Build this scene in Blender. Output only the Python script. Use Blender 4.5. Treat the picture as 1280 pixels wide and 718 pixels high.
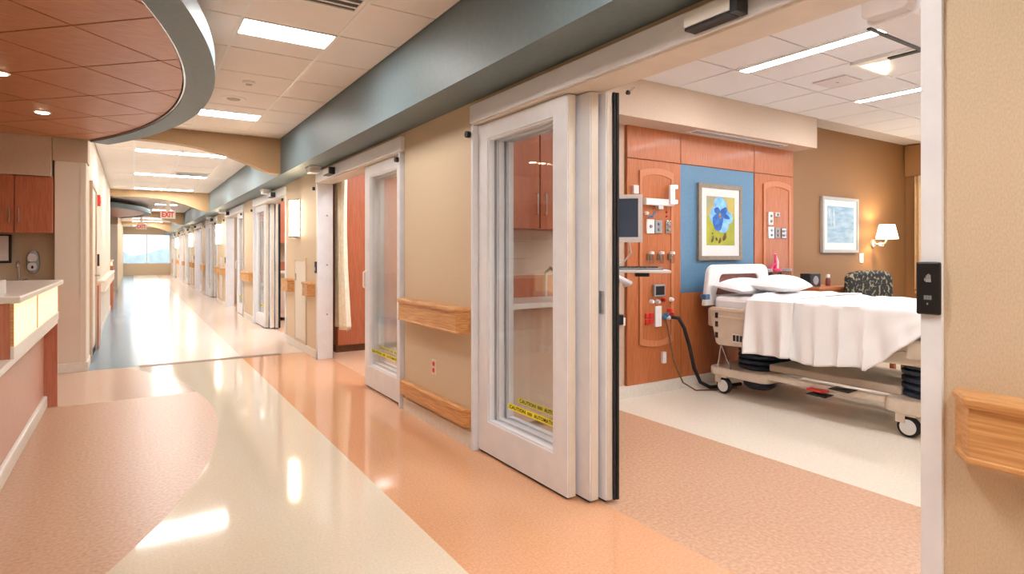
import bpy, bmesh, math, random
from mathutils import Vector
random.seed(7)
for o in list(bpy.data.objects): bpy.data.objects.remove(o)
scn = bpy.context.scene
COL = scn.collection
PI = math.pi

# ------------------------------------------------------------------ camera
TH = math.atan(475 / 735.0)
cam = bpy.data.cameras.new('camera'); camo = bpy.data.objects.new('camera', cam); COL.objects.link(camo)
camo.location = (0, 0, 1.3); camo.rotation_euler = (PI / 2, 0, -TH)
cam.sensor_width = 36; cam.lens = 735 / 1280 * 36; cam.shift_y = -43 / 1280; cam.clip_start = 0.02
scn.camera = camo
# ------------------------------------------------------------------ world, exposure
w = bpy.data.worlds.new('world'); scn.world = w; w.use_nodes = True
bg = w.node_tree.nodes['Background']; bg.inputs[0].default_value = (0.80, 0.90, 1.0, 1); bg.inputs[1].default_value = 1.7
vs = scn.view_settings; vs.view_transform = 'Standard'; vs.look = 'None'; vs.gamma = 1; vs.exposure = 0.6; vs.use_curve_mapping = False
LAMP = 35.0          # emission of the ceiling diffusers
STRIP = 50.0         # emission of the narrow patient room strips

# ------------------------------------------------------------------ materials
def lin(c):
    return tuple((v / 255 / 12.92 if v / 255 <= .04045 else ((v / 255 + .055) / 1.055) ** 2.4) for v in c)
MATS = {}
def M(name, c, rough=.5, metal=0, c2=None, scale=None, stretch=(1, 1, 1), bump=0, detail=4, coat=0, lo=.35, hi=.65, spec=.5, sheen=0):
    m = bpy.data.materials.new(name); m.use_nodes = True; nt = m.node_tree; b = nt.nodes['Principled BSDF']
    b.inputs['Base Color'].default_value = (*lin(c), 1); b.inputs['Roughness'].default_value = rough
    b.inputs['Metallic'].default_value = metal; b.inputs['Coat Weight'].default_value = coat; b.inputs['Coat Roughness'].default_value = .08
    b.inputs['Specular IOR Level'].default_value = spec; b.inputs['Sheen Weight'].default_value = sheen
    if c2 is not None:
        tc = nt.nodes.new('ShaderNodeTexCoord'); mp = nt.nodes.new('ShaderNodeMapping'); nz = nt.nodes.new('ShaderNodeTexNoise'); cr = nt.nodes.new('ShaderNodeValToRGB')
        mp.inputs['Scale'].default_value = stretch; nz.inputs['Scale'].default_value = scale; nz.inputs['Detail'].default_value = detail
        nt.links.new(tc.outputs['Object'], mp.inputs['Vector']); nt.links.new(mp.outputs[0], nz.inputs['Vector']); nt.links.new(nz.outputs['Fac'], cr.inputs['Fac'])
        cr.color_ramp.elements[0].position = lo; cr.color_ramp.elements[1].position = hi
        cr.color_ramp.elements[0].color = (*lin(c), 1); cr.color_ramp.elements[1].color = (*lin(c2), 1)
        nt.links.new(cr.outputs['Color'], b.inputs['Base Color'])
        if bump:
            bp = nt.nodes.new('ShaderNodeBump'); bp.inputs['Strength'].default_value = bump; bp.inputs['Distance'].default_value = .01
            nt.links.new(nz.outputs['Fac'], bp.inputs['Height']); nt.links.new(bp.outputs[0], b.inputs['Normal'])
    MATS[name] = m
    return m
def EM(name, c, strength):
    m = bpy.data.materials.new(name); m.use_nodes = True; nt = m.node_tree; b = nt.nodes['Principled BSDF']
    b.inputs['Base Color'].default_value = (.9, .9, .9, 1); b.inputs['Emission Color'].default_value = (*lin(c), 1); b.inputs['Emission Strength'].default_value = strength
    MATS[name] = m
def GL(name, tint, rough=.02):
    """thin glass: clear with a Schlick reflection that is the same from both faces"""
    m = bpy.data.materials.new(name); m.use_nodes = True; nt = m.node_tree
    for n in list(nt.nodes):
        if n.type != 'OUTPUT_MATERIAL': nt.nodes.remove(n)
    out = nt.nodes['Material Output']; tr = nt.nodes.new('ShaderNodeBsdfTransparent'); gl = nt.nodes.new('ShaderNodeBsdfGlossy'); mx = nt.nodes.new('ShaderNodeMixShader')
    lw_ = nt.nodes.new('ShaderNodeLayerWeight'); lw_.inputs['Blend'].default_value = .5
    pw = nt.nodes.new('ShaderNodeMath'); pw.operation = 'POWER'; pw.inputs[1].default_value = 5
    ma = nt.nodes.new('ShaderNodeMath'); ma.operation = 'MULTIPLY_ADD'; ma.inputs[1].default_value = .96; ma.inputs[2].default_value = .04
    tr.inputs[0].default_value = (*tint, 1); gl.inputs['Roughness'].default_value = rough
    nt.links.new(lw_.outputs['Facing'], pw.inputs[0]); nt.links.new(pw.outputs[0], ma.inputs[0]); nt.links.new(ma.outputs[0], mx.inputs[0])
    nt.links.new(tr.outputs[0], mx.inputs[1]); nt.links.new(gl.outputs[0], mx.inputs[2]); nt.links.new(mx.outputs[0], out.inputs['Surface'])
    MATS[name] = m
M('wall_vinyl', (209, 186, 156), .6, c2=(218, 197, 169), scale=260, stretch=(1, 1, .45), bump=.08, detail=2)
M('wall_light', (226, 214, 198), .55, c2=(232, 221, 206), scale=120, detail=2)
M('wall_pink', (208, 184, 164), .6, c2=(214, 191, 172), scale=90, detail=2)
M('wall_brown', (144, 102, 60), .55, c2=(152, 110, 67), scale=140, detail=2)
M('wall_bulk', (206, 184, 162), .6, c2=(211, 190, 169), scale=60, detail=2)
M('soffit', (104, 120, 126), .5, c2=(109, 125, 130), scale=30, detail=2)
M('beam', (178, 144, 104), .55, c2=(184, 151, 111), scale=60, detail=2)
M('tile', (240, 232, 226), .85, c2=(247, 240, 235), scale=220, detail=3, bump=.05)
M('tile_back', (196, 184, 174), .9, c2=(202, 190, 180), scale=20)
M('room_tile', (232, 231, 231), .85, c2=(240, 239, 239), scale=220, detail=3, bump=.05)
M('white_paint', (240, 238, 234), .4, c2=(244, 242, 238), scale=20)
M('alu', (232, 233, 240), .32, c2=(238, 239, 245), scale=8, spec=.5)
M('header_white', (240, 242, 250), .3, c2=(243, 245, 252), scale=8)
M('alu_beige', (218, 208, 194), .4, c2=(223, 214, 201), scale=8)
M('steel', (190, 190, 192), .25, metal=1, c2=(200, 200, 202), scale=30)
M('grey_plastic', (150, 152, 156), .4, c2=(160, 162, 166), scale=30)
M('dark_plastic', (40, 42, 46), .4, c2=(48, 50, 54), scale=30)
M('black', (14, 14, 15), .45, c2=(20, 20, 22), scale=30)
M('rubber', (24, 24, 26), .7, c2=(32, 32, 34), scale=40)
M('oak', (196, 136, 78), .38, c2=(224, 170, 112), scale=9, stretch=(3, .7, 12), bump=.05, detail=8, coat=.15)
M('wood', (174, 98, 54), .38, c2=(192, 116, 70), scale=14, stretch=(7, 7, .45), detail=6, coat=.12)
M('wood_red', (178, 98, 66), .4, c2=(192, 114, 80), scale=14, stretch=(7, 7, .45), detail=6, coat=.1)
M('wood_lip', (192, 120, 80), .4, c2=(202, 132, 92), scale=14, stretch=(7, 7, .45), detail=5, coat=.1)
M('canopy_wood', (178, 114, 76), .42, c2=(197, 133, 93), scale=10, stretch=(1, 9, 9), detail=6, coat=.08)
M('desk_wood', (188, 112, 84), .4, c2=(200, 126, 98), scale=12, stretch=(6, 6, .5), detail=6, coat=.1)
M('desk_pink', (204, 156, 138), .4, c2=(212, 166, 148), scale=12, stretch=(6, 6, .5), detail=6, coat=.1)
M('solid_surface', (232, 226, 216), .3, c2=(238, 233, 224), scale=160, detail=2)
M('blue_panel', (92, 134, 166), .45, c2=(97, 139, 171), scale=40)
M('cove', (228, 222, 212), .45, c2=(234, 229, 220), scale=30)
FR = .07
M('floor_beige', (220, 205, 182), FR, c2=(232, 219, 198), scale=85, detail=8, lo=.3, hi=.7)
M('floor_peach', (212, 156, 116), FR, c2=(227, 176, 138), scale=85, detail=8, lo=.3, hi=.7)
M('floor_tan', (184, 140, 112), .34, c2=(208, 170, 142), scale=55, detail=10, lo=.3, hi=.7)
M('floor_roomtan', (190, 146, 115), .38, c2=(216, 178, 149), scale=55, detail=10, lo=.3, hi=.7)
M('floor_cream', (226, 215, 198), .3, c2=(238, 229, 214), scale=55, detail=10, lo=.3, hi=.7)
M('floor_blue', (122, 152, 174), .17, c2=(142, 170, 190), scale=85, detail=8, lo=.3, hi=.7)
M('floor_pale', (226, 217, 206), .17, c2=(237, 230, 220), scale=85, detail=8, lo=.3, hi=.7)
M('floor_pink', (220, 196, 180), .17, c2=(231, 209, 194), scale=85, detail=8, lo=.3, hi=.7)
M('floor_sheen', (214, 180, 158), .16, c2=(228, 200, 180), scale=85, detail=8, lo=.3, hi=.7)
M('floor_brown', (112, 78, 56), .5, c2=(124, 90, 66), scale=38, detail=8)
M('linen', (246, 246, 248), .85, c2=(250, 250, 251), scale=90, sheen=.2)
M('blanket', (246, 246, 247), .9, c2=(251, 251, 251), scale=160, bump=.08, sheen=.2)
M('bed_cream', (222, 208, 190), .4, c2=(228, 215, 198), scale=20)
M('bed_white', (238, 238, 238), .35, c2=(243, 243, 243), scale=20)
M('maroon', (120, 62, 52), .45, c2=(132, 72, 60), scale=14)
M('bellows', (30, 44, 62), .5, c2=(40, 56, 76), scale=20)
M('blue_plastic', (70, 110, 150), .4, c2=(80, 120, 160), scale=20)
M('curtain_cream', (240, 224, 196), .8, c2=(248, 238, 216), scale=14, stretch=(1, 1, 2), detail=6, sheen=.2)
M('drape', (206, 174, 128), .8, c2=(216, 186, 142), scale=30, sheen=.2)
M('chair_fabric', (38, 40, 42), .8, c2=(150, 142, 112), scale=26, detail=3, lo=.54, hi=.6)
M('frame_pewter', (138, 124, 108), .4, c2=(150, 136, 120), scale=30)
M('frame_silver', (176, 172, 166), .35, c2=(184, 180, 174), scale=30)
M('mat_board', (228, 228, 226), .8, c2=(233, 233, 231), scale=40)
M('art_olive', (196, 190, 40), .6, c2=(140, 150, 60), scale=3, detail=5)
M('art_grey', (150, 148, 130), .6, c2=(196, 176, 90), scale=4, detail=4)
M('art_blue', (86, 160, 228), .6, c2=(150, 206, 246), scale=14, detail=4)
M('art_blue_dark', (24, 78, 160), .6, c2=(52, 120, 200), scale=18, detail=4)
M('art_brown', (84, 62, 28), .6, c2=(120, 92, 40), scale=18)
M('art_red', (150, 40, 60), .6, c2=(190, 160, 120), scale=30)
M('art_pale', (132, 170, 196), .6, c2=(176, 200, 212), scale=5, stretch=(1, 1, 5), detail=6)
M('art_streak', (224, 230, 228), .6, c2=(180, 200, 205), scale=8)
M('screen', (62, 78, 100), .25, c2=(74, 92, 116), scale=2)
M('screen_white', (214, 208, 206), .4, c2=(222, 216, 214), scale=3)
M('red_plastic', (200, 40, 34), .4, c2=(214, 52, 44), scale=20)
M('pink_plastic', (226, 60, 110), .4, c2=(236, 84, 130), scale=20)
M('sticker_yellow', (244, 232, 40), .5, c2=(248, 238, 52), scale=20)
M('sticker_olive', (150, 138, 20), .5, c2=(160, 148, 28), scale=20)
M('print_black', (12, 12, 10), .6, c2=(18, 18, 16), scale=20)
M('print_white', (150, 150, 152), .6, c2=(160, 160, 162), scale=20)
M('hill', (172, 186, 190), .9, c2=(192, 204, 206), scale=.4)
M('ground_out', (196, 200, 196), .9, c2=(210, 214, 210), scale=.3)
EM('lamp', (255, 252, 247), LAMP)
EM('strip', (252, 252, 255), STRIP)
EM('sconce_glow', (255, 236, 196), 16)
EM('desk_glow', (255, 214, 138), .75)
EM('shade_glow', (255, 224, 176), 6)
EM('downlight', (255, 226, 190), 40)
EM('exit_red', (214, 16, 30), .35); MATS['exit_red'].node_tree.nodes['Principled BSDF'].inputs['Base Color'].default_value = (*lin((200, 20, 30)), 1)
GL('glass', (.982, .990, .986)); GL('glass_clear', (.985, .99, .99)); GL('canister', (.80, .80, .78), .08)

# ------------------------------------------------------------------ mesh builder
ROOT = {}
def rootloc(p):
    while p.parent: p = p.parent
    return ROOT.get(p.name, (0, 0, 0))
class MB:
    def __init__(s): s.v = []; s.f = []; s.mi = []
    def add(s, vs_, fs, mi=0):
        n = len(s.v); s.v += [tuple(v) for v in vs_]; s.f += [tuple(i + n for i in f) for f in fs]; s.mi += [mi] * len(fs); return s
    def box(s, x0, x1, y0, y1, z0, z1, mi=0):
        return s.add([(x0, y0, z0), (x1, y0, z0), (x1, y1, z0), (x0, y1, z0), (x0, y0, z1), (x1, y0, z1), (x1, y1, z1), (x0, y1, z1)],
                     [(3, 2, 1, 0), (4, 5, 6, 7), (0, 1, 5, 4), (1, 2, 6, 5), (2, 3, 7, 6), (3, 0, 4, 7)], mi)
    def prism(s, pts, a, b, axis='z', mi=0):
        n = len(pts)
        def P(p, t):
            return {'z': (p[0], p[1], t), 'y': (p[0], t, p[1]), 'x': (t, p[0], p[1])}[axis]
        A = [P(p, a) for p in pts]; B = [P(p, b) for p in pts]
        fs = [tuple(range(n - 1, -1, -1)), tuple(range(n, 2 * n))] + [(i, (i + 1) % n, n + (i + 1) % n, n + i) for i in range(n)]
        return s.add(A + B, fs, mi)
    def tube(s, pts, r, n=8, mi=0, cap=True):
        pts = [Vector(p) for p in pts]; R = r if isinstance(r, (list, tuple)) else [r] * len(pts)
        V = []; F = []
        up = None
        for i, p in enumerate(pts):
            d = (pts[min(i + 1, len(pts) - 1)] - pts[max(i - 1, 0)]).normalized()
            if up is None: up = Vector((0, 0, 1)) if abs(d.z) < .9 else Vector((1, 0, 0))
            a = d.cross(up).normalized(); b = d.cross(a).normalized(); up = -b if b.dot(up) < 0 else b
            up = a.cross(d).normalized()
            for k in range(n):
                t = 2 * PI * k / n; V.append(p + (a * math.cos(t) + up * math.sin(t)) * R[i])
        for i in range(len(pts) - 1):
            for k in range(n): F.append((i * n + k, i * n + (k + 1) % n, (i + 1) * n + (k + 1) % n, (i + 1) * n + k))
        if cap: F.append(tuple(range(n - 1, -1, -1))); F.append(tuple((len(pts) - 1) * n + k for k in range(n)))
        return s.add(V, F, mi)
    def lathe(s, c, prof, n=20, axis='z', mi=0):
        V = []; F = []
        for (r, t) in prof:
            for k in range(n):
                a = 2 * PI * k / n; u, v_ = r * math.cos(a), r * math.sin(a)
                V.append({'z': (c[0] + u, c[1] + v_, c[2] + t), 'x': (c[0] + t, c[1] + u, c[2] + v_), 'y': (c[0] + u, c[1] + t, c[2] + v_)}[axis])
        for i in range(len(prof) - 1):
            for k in range(n): F.append((i * n + k, i * n + (k + 1) % n, (i + 1) * n + (k + 1) % n, (i + 1) * n + k))
        F.append(tuple(range(n - 1, -1, -1))); F.append(tuple((len(prof) - 1) * n + k for k in range(n)))
        return s.add(V, F, mi)
    def grid(s, fn, nu, nv, mi=0, thick=0):
        V = [fn(i / nu, j / nv) for j in range(nv + 1) for i in range(nu + 1)]
        F = [(j * (nu + 1) + i, j * (nu + 1) + i + 1, (j + 1) * (nu + 1) + i + 1, (j + 1) * (nu + 1) + i) for j in range(nv) for i in range(nu)]
        return s.add(V, F, mi)
    def build(s, name, mat, parent=None, bevel=0, smooth=False, solid=0, subd=0, kind=None, fix=True):
        off = rootloc(parent) if parent else (0, 0, 0)
        me = bpy.data.meshes.new(name); me.from_pydata([(v[0] - off[0], v[1] - off[1], v[2] - off[2]) for v in s.v], [], s.f)
        for m in ([mat] if isinstance(mat, str) else mat): me.materials.append(MATS[m])
        me.polygons.foreach_set('material_index', s.mi)
        if fix:
            bm = bmesh.new(); bm.from_mesh(me); bmesh.ops.recalc_face_normals(bm, faces=bm.faces); bm.to_mesh(me); bm.free()
        if smooth:
            me.polygons.foreach_set('use_smooth', [True] * len(me.polygons)); me.set_sharp_from_angle(angle=math.radians(42))
        me.update()
        o = bpy.data.objects.new(name, me); COL.objects.link(o)
        if parent: o.parent = parent
        if solid:
            md = o.modifiers.new('solid', 'SOLIDIFY'); md.thickness = solid; md.offset = 0
        if bevel:
            md = o.modifiers.new('bevel', 'BEVEL'); md.width = bevel; md.segments = 2; md.limit_method = 'ANGLE'; md.angle_limit = math.radians(40)
        if subd:
            md = o.modifiers.new('sub', 'SUBSURF'); md.levels = subd; md.render_levels = subd
        if kind: o['kind'] = kind
        return o
def B(*a, mi=0): return MB().box(*a, mi=mi)
def tag(o, label, cat, group=None):
    o['label'] = label; o['category'] = cat
    if group: o['group'] = group
    return o
def thing(name, label, cat, loc=(0, 0, 0), group=None, local=False, rz=0):
    o = bpy.data.objects.new(name, None); COL.objects.link(o); o.location = loc; o.rotation_euler.z = rz; o.empty_display_size = .1
    ROOT[o.name] = (0, 0, 0) if local else tuple(loc)
    return tag(o, label, cat, group)
def struct_root(name, loc=(0, 0, 0), label=None):
    o = bpy.data.objects.new(name, None); COL.objects.link(o); o.location = loc; o['kind'] = 'structure'; o.empty_display_size = .1
    ROOT[o.name] = tuple(loc)
    if label: o['label'] = label
    return o
def struct(name, mb, mat, label=None, **k):
    o = mb.build(name, mat, **k); o['kind'] = 'structure'
    if label: o['label'] = label
    return o
def copy_tree(o, parent=None, delta=(0, 0, 0), name=None, label=None, group=None):
    c = o.copy(); COL.objects.link(c); c.parent = parent
    if name: c.name = name
    if parent is None:
        c.location = [o.location[i] + delta[i] for i in range(3)]
        if label: c['label'] = label
        if group: c['group'] = group
    for ch in list(o.children): copy_tree(ch, c)
    return c
def text_geo(txt, size=1.0):
    cu = bpy.data.curves.new('t', 'FONT'); cu.body = txt; cu.size = size; cu.resolution_u = 2; cu.offset = .028; cu.align_x = 'LEFT'
    o = bpy.data.objects.new('t', cu); COL.objects.link(o)
    dg = bpy.context.evaluated_depsgraph_get(); me = bpy.data.meshes.new_from_object(o.evaluated_get(dg))
    vs_ = [tuple(v.co[:2]) for v in me.vertices]; fs = [tuple(p.vertices) for p in me.polygons]
    bpy.data.objects.remove(o); bpy.data.curves.remove(cu); bpy.data.meshes.remove(me)
    return vs_, fs
def fit_text(txt, w_, h_):
    v, f = text_geo(txt)
    x0 = min(p[0] for p in v); x1 = max(p[0] for p in v); y0 = min(p[1] for p in v); y1 = max(p[1] for p in v)
    return [((p[0] - x0) / (x1 - x0) * w_, (p[1] - y0) / (y1 - y0) * h_) for p in v], f

# ------------------------------------------------------------------ constants of the place (metres, from the floor plan)
D = 1.90; WT = .165; CZ = 2.76; LX = -.42; P = 8.31; YB = 7.95; YE = 40.0; YS = -8.0
SX = 1.60; SZ = 2.30; RX = 9.05; SLX = -4.0
DOORS = []
for k in range(5):
    DOORS.append((.77 + P * k, 3.40 + P * k, 1))
    if k < 4: DOORS.append((4.63 + P * k, 7.27 + P * k, -1))

# ================================================================== FLOOR
fl = struct('floor', B(SLX - .2, RX + .2, YS, YE + .2, -.12, -.004), 'floor_pale', label='polished sheet floor of corridor and rooms')
def inlay(pts, mat, z=0.0, t=.004):
    o = MB().prism(pts, -t, z).build('floor_inlay', mat, fl); return o
CC = (-4.61, 5.42); CR = 5.18
arc = []
a1 = math.asin((YB - CC[1]) / CR); a0 = math.asin((-.3 - CC[1]) / CR) if abs((-.3 - CC[1]) / CR) < 1 else -PI / 2
a0 = -math.acos((-3.3 - CC[0]) / CR)
N = 72
arcp = [(CC[0] + CR * math.cos(a0 + (a1 - a0) * i / N), CC[1] + CR * math.sin(a0 + (a1 - a0) * i / N)) for i in range(N + 1)]
rect = lambda x0, x1, y0, y1: [(x0, y0), (x1, y0), (x1, y1), (x0, y1)]
STR = 1.145; DL = 2.05
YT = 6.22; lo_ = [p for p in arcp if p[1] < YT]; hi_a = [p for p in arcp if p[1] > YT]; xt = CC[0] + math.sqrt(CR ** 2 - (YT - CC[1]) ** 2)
inlay([(SLX, arcp[0][1])] + lo_ + [(xt, YT), (SLX, YT)], 'floor_tan')
inlay([(SLX, YT), (xt, YT)] + hi_a + [(SLX, YB)], 'floor_sheen')  # lighter end of the tan zone, a floor reflection put into its colour
# beige sweep outside the arc, cut in strips that follow the arc
bp = [(STR, YS)] + [(STR, YB)] + arcp[::-1] + [(SLX, arcp[0][1]), (SLX, YS)]
inlay(bp, 'floor_beige')
inlay(rect(STR, DL, YS, YB), 'floor_peach')
tr = B(.07, 1.60, YB - .07, YB + .06, -.004, .0015).build('transition_strip', 'floor_brown', fl)
for (ya, yb, st) in ((YB, 16.26, 0), (16.26, 24.57, 1), (24.57, 32.88, 0), (32.88, YE, 0)):
    if st:
        inlay(rect(SLX, LX, ya, yb), 'floor_tan'); inlay(rect(LX, .07, ya, yb), 'floor_blue')
    else:
        inlay(rect(LX - .2, .07, ya, yb), 'floor_blue')
    inlay(rect(.07, STR, ya, yb), 'floor_pale'); inlay(rect(STR, DL, ya, yb), 'floor_pink')
# patient rooms: tan walking strip, cream bed area
for k in range(5):
    inlay(rect(DL, 3.38, -.06 + P * k, 3.9 + P * k), 'floor_roomtan'); inlay(rect(3.38, RX, -.06 + P * k, 3.9 + P * k), 'floor_cream')
    if k < 4: inlay(rect(DL, 3.38, 4.1 + P * k, 8.05 + P * k), 'floor_roomtan'); inlay(rect(3.38, RX, 4.1 + P * k, 8.05 + P * k), 'floor_cream')

# ================================================================== CEILING
ce = struct('ceiling', B(SLX - .2, SX + .05, YS, YE + .2, CZ + .018, CZ + .1), 'tile_back', label='lay-in tile ceiling over the corridor')
TM = {}
def tile(x0, x1, y0, y1, parent, z, mat):
    g = .007; key = (round(x1 - x0, 3), round(y1 - y0, 3), mat)
    if key not in TM:
        mb = B(-(x1 - x0) / 2 + g, (x1 - x0) / 2 - g, -(y1 - y0) / 2 + g, (y1 - y0) / 2 - g, 0, .018)
        o = mb.build('ceiling_tile', mat); TM[key] = o.data
    else:
        o = bpy.data.objects.new('ceiling_tile', TM[key]); COL.objects.link(o)
    o.parent = parent; o.location = ((x0 + x1) / 2, (y0 + y1) / 2, z)
    return o
def overlaps(a, L):
    return any(a[0] < b[1] - .02 and a[1] > b[0] + .02 and a[2] < b[3] - .02 and a[3] > b[2] + .02 for b in L)
STL = [(.575, 1.165, 3.96 - 2.745, 4.26 - 2.745), (.575, 1.165, 3.96, 4.26), (.575, 1.165, 6.705, 7.005)]
HOLES = list(STL)
ys = [3.96 + .61 * k for k in range(-7, 7)]; ys = [-.36] + [y for y in ys if -.3 < y < 7.9] + [7.95]
for i in range(len(ys) - 1):
    for (xa, xb) in ((-.625, -.025), (-.025, .575), (.575, 1.165), (1.165, SX)):
        h = [q for q in HOLES if xa >= q[0] - .02 and xb <= q[1] + .02 and q[2] < ys[i + 1] - .02 and q[3] > ys[i] + .02]
        if h:
            q = h[0]
            if q[2] - ys[i] > .05: tile(xa, xb, ys[i], q[2], ce, CZ, 'tile')
            if ys[i + 1] - q[3] > .05: tile(xa, xb, q[3], ys[i + 1], ce, CZ, 'tile')
        else: tile(xa, xb, ys[i], ys[i + 1], ce, CZ, 'tile')
WTL = [(.03, 1.22, 9.75, 10.02), (.03, 1.22, 12.72, 12.99), (.03, 1.22, 15.60, 15.87)]
def bay_rows(ya, yb, L):
    e = [ya]
    for q in L: e += [q[2], q[3]]
    return e + [yb]
e = bay_rows(8.10, 16.26, WTL)
for i in range(len(e) - 1):
    if i % 2:
        tile(LX, .03, e[i], e[i + 1], ce, CZ, 'tile'); tile(1.22, SX, e[i], e[i + 1], ce, CZ, 'tile'); continue
    m = max(1, round((e[i + 1] - e[i]) / 1.3))
    for j in range(m):
        y0 = e[i] + (e[i + 1] - e[i]) * j / m; y1 = e[i] + (e[i + 1] - e[i]) * (j + 1) / m
        for xa, xb in ((LX, .03), (.03, .625), (.625, 1.22), (1.22, SX)): tile(xa, xb, y0, y1, ce, CZ, 'tile')
B(SLX, -.625, -.36, 8.1, CZ, CZ + .018).build('ceiling_panel', 'tile', ce)
B(SLX, SX, YS, -.36, CZ, CZ + .018).build('ceiling_panel', 'tile', ce)
B(SLX, SX, 16.40, YE, CZ, CZ + .018).build('ceiling_panel', 'tile', ce)
for x in (.575, 1.165): B(x - .010, x + .010, -.36, 7.95, CZ - .003, CZ + .004).build('grid_bar', 'white_paint', ce)
for x in (.03, .625, 1.22): B(x - .013, x + .013, 9.0, 15.9, CZ - .004, CZ + .004).build('grid_bar', 'white_paint', ce)
rc = struct('ceiling_rooms', B(D + WT, RX + .2, YS, YE + .2, 2.79, 2.85), 'tile_back', label='white tile ceiling over the patient rooms')
for i in range(-4, 9):
    xa = 4.07 + .6 * i; xb = xa + .6
    if xa < D + WT: xa = D + WT
    if xb > RX: xb = RX
    if xb - xa < .05: continue
    for (ya, yb) in ((-.06, .6), (.6, 1.2), (1.2, 1.8), (1.8, 2.4), (2.4, 3.0), (3.0, 3.6)):
        tile(xa, xb, ya, yb, rc, 2.772, 'room_tile')
B(D + WT, RX, 4.1, YE, 2.772, 2.79).build('ceiling_panel', 'room_tile', rc)

# ================================================================== WALLS
segs = []; y = YS
wr = MB()
for (a, b, s) in DOORS:
    wr.box(D, D + WT, y, a - .047, 0, 2.77); wr.box(D, D + WT, a - .047, b + .0, 2.267, 2.77); y = b
wr.box(D, D + WT, y, YE, 0, 2.77)
struct('wall_right', wr, 'wall_vinyl', label='tan vinyl corridor wall with sliding glass doors')
bb = MB(); y = YS
for (a, b, s) in DOORS:
    bb.box(D - .012, D, y, a - .05, 0, .10); y = b + .003
bb.box(D - .012, D, y, YE, 0, .10)
struct('baseboard_right', bb, 'cove', label='pale cove base along the corridor wall')
struct('trim_1', MB().prism([(SX, CZ + .02), (SX, SZ), (D, SZ), (D, CZ + .02)], YS, YE, 'y'), 'soffit', label='grey-green dropped soffit running above the sliding doors')
# arched beams
prof = [(-.9, 2.585), (-.42, 2.597), (-.1, 2.603), (.25, 2.600), (.45, 2.588), (.65, 2.566), (.857, 2.524), (1.0, 2.487), (1.124, 2.448), (1.27, 2.395), (1.40, 2.342), (1.47, 2.320), (1.53, 2.312), (SX, 2.312)]
for k, yb in enumerate((YB - P, YB, YB + P, YB + 2 * P, YB + 3 * P)):
    xl = -.9 if k in (0, 1, 3) else LX
    p = [q for q in prof if q[0] >= xl]
    struct('trim_%d' % (k + 2), MB().prism(p + [(SX, CZ + .01), (p[0][0], CZ + .01)], yb, yb + .15, 'y'), 'beam', label='tan arched ceiling beam crossing the corridor')
# left side
lw = MB()
lw.box(LX - .2, LX, 8.25, 16.26, 0, CZ + .02); lw.box(SLX, LX - .2, 8.15, 8.35, 0, CZ + .02); lw.box(SLX, LX - .2, 16.06, 16.26, 0, CZ + .02)
struct('wall_left', lw, 'wall_light', label='pale corridor wall facing the patient rooms')
lw = MB(); lw.box(LX - .2, LX, 24.72, 32.88, 0, CZ + .02); lw.box(SLX, LX - .2, 24.72, 24.92, 0, CZ + .02); lw.box(LX - .2, LX, 32.88, YE, 0, CZ + .02)
struct('wall_left_far', lw, 'wall_vinyl', label='tan corridor wall beyond the second nurse station')
struct('wall_station', MB().box(SLX - .2, SLX, YS, YE, 0, CZ + .02).box(SLX, SX, YS - .2, YS, 0, CZ + .02), 'wall_vinyl', label='tan outer wall of the nurse station')
struct('baseboard_left', B(LX, LX + .012, 8.26, 16.26, 0, .10), 'cove')
# corridor end with window
en = MB(); en.box(LX - .2, D, YE, YE + .2, 0, .66); en.box(LX - .2, D, YE, YE + .2, 2.36, CZ + .02); en.box(LX - .2, LX - .05, YE, YE + .2, .66, 2.36)
struct('wall_end', en, 'wall_vinyl', label='end wall of the corridor below the window')
we = struct_root('window_1', ((LX + D) / 2, YE, .66), 'bright window closing the corridor')
fm = MB(); fm.box(LX - .05, D, YE - .02, YE + .06, .66, .70); fm.box(LX - .05, D, YE - .02, YE + .06, 2.32, 2.36)
fm.box(LX - .05, LX + .0, YE - .02, YE + .06, .7, 2.32); fm.box(D - .05, D, YE - .02, YE + .06, .7, 2.32)
fm.build('window_frame', 'alu', we)
B(.70, .75, YE, YE + .05, .7, 2.32).build('mullion', 'alu', we)
for (xa, xb) in ((LX, .70), (.75, D - .05)): B(xa, xb, YE + .02, YE + .028, .70, 2.32).build('glass_pane', 'glass_clear', we)
# outside
struct('ground', B(-60, 80, YE + 1, 260, -4.2, -4), 'ground_out', label='pale ground outside the window')
hp = [(-60 + i * 4, -3.5 + 6.2 + 1.6 * math.sin(i * .7) + 1.1 * math.sin(i * 1.9 + 1)) for i in range(36)]
struct('hills', MB().prism([(-60, -4)] + hp + [(80, -4)], 200, 214, 'y'), 'hill', label='hazy hills outside the window')

# room partitions
for k in range(5):
    o = B(D + WT, RX, 3.9 + P * k, 4.1 + P * k, 0, 2.80)
    struct('wall_head' if k == 0 else 'wall_head_%d' % (k + 1), o, 'wall_brown' if k == 0 else 'wall_pink', label='brown accent wall behind the hospital bed' if k == 0 else None)
    if k < 5: struct('wall_foot_%d' % (k + 1), B(D + WT, RX, -.26 + P * k, -.06 + P * k, 0, 2.80), 'wall_pink')
struct('wall_head_tan', B(D + WT, 3.71, 3.882, 3.9, 0, 2.45), 'wall_pink', label='pinkish tan wall left of the wooden headwall')
struct('baseboard_head', B(D + WT, 6.27, 3.835, 3.9, 0, .105), 'cove', label='white cove base under the headwall')
ow = MB(); WY0, WY1 = .7, 3.62
ow.box(RX, RX + .2, YS, WY0, 0, 2.8); ow.box(RX, RX + .2, WY1, YE, 0, 2.8); ow.box(RX, RX + .2, WY0, WY1, 0, .78); ow.box(RX, RX + .2, WY0, WY1, 2.35, 2.8)
struct('wall_window', ow, 'wall_brown', label='outer wall of the patient rooms')
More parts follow.
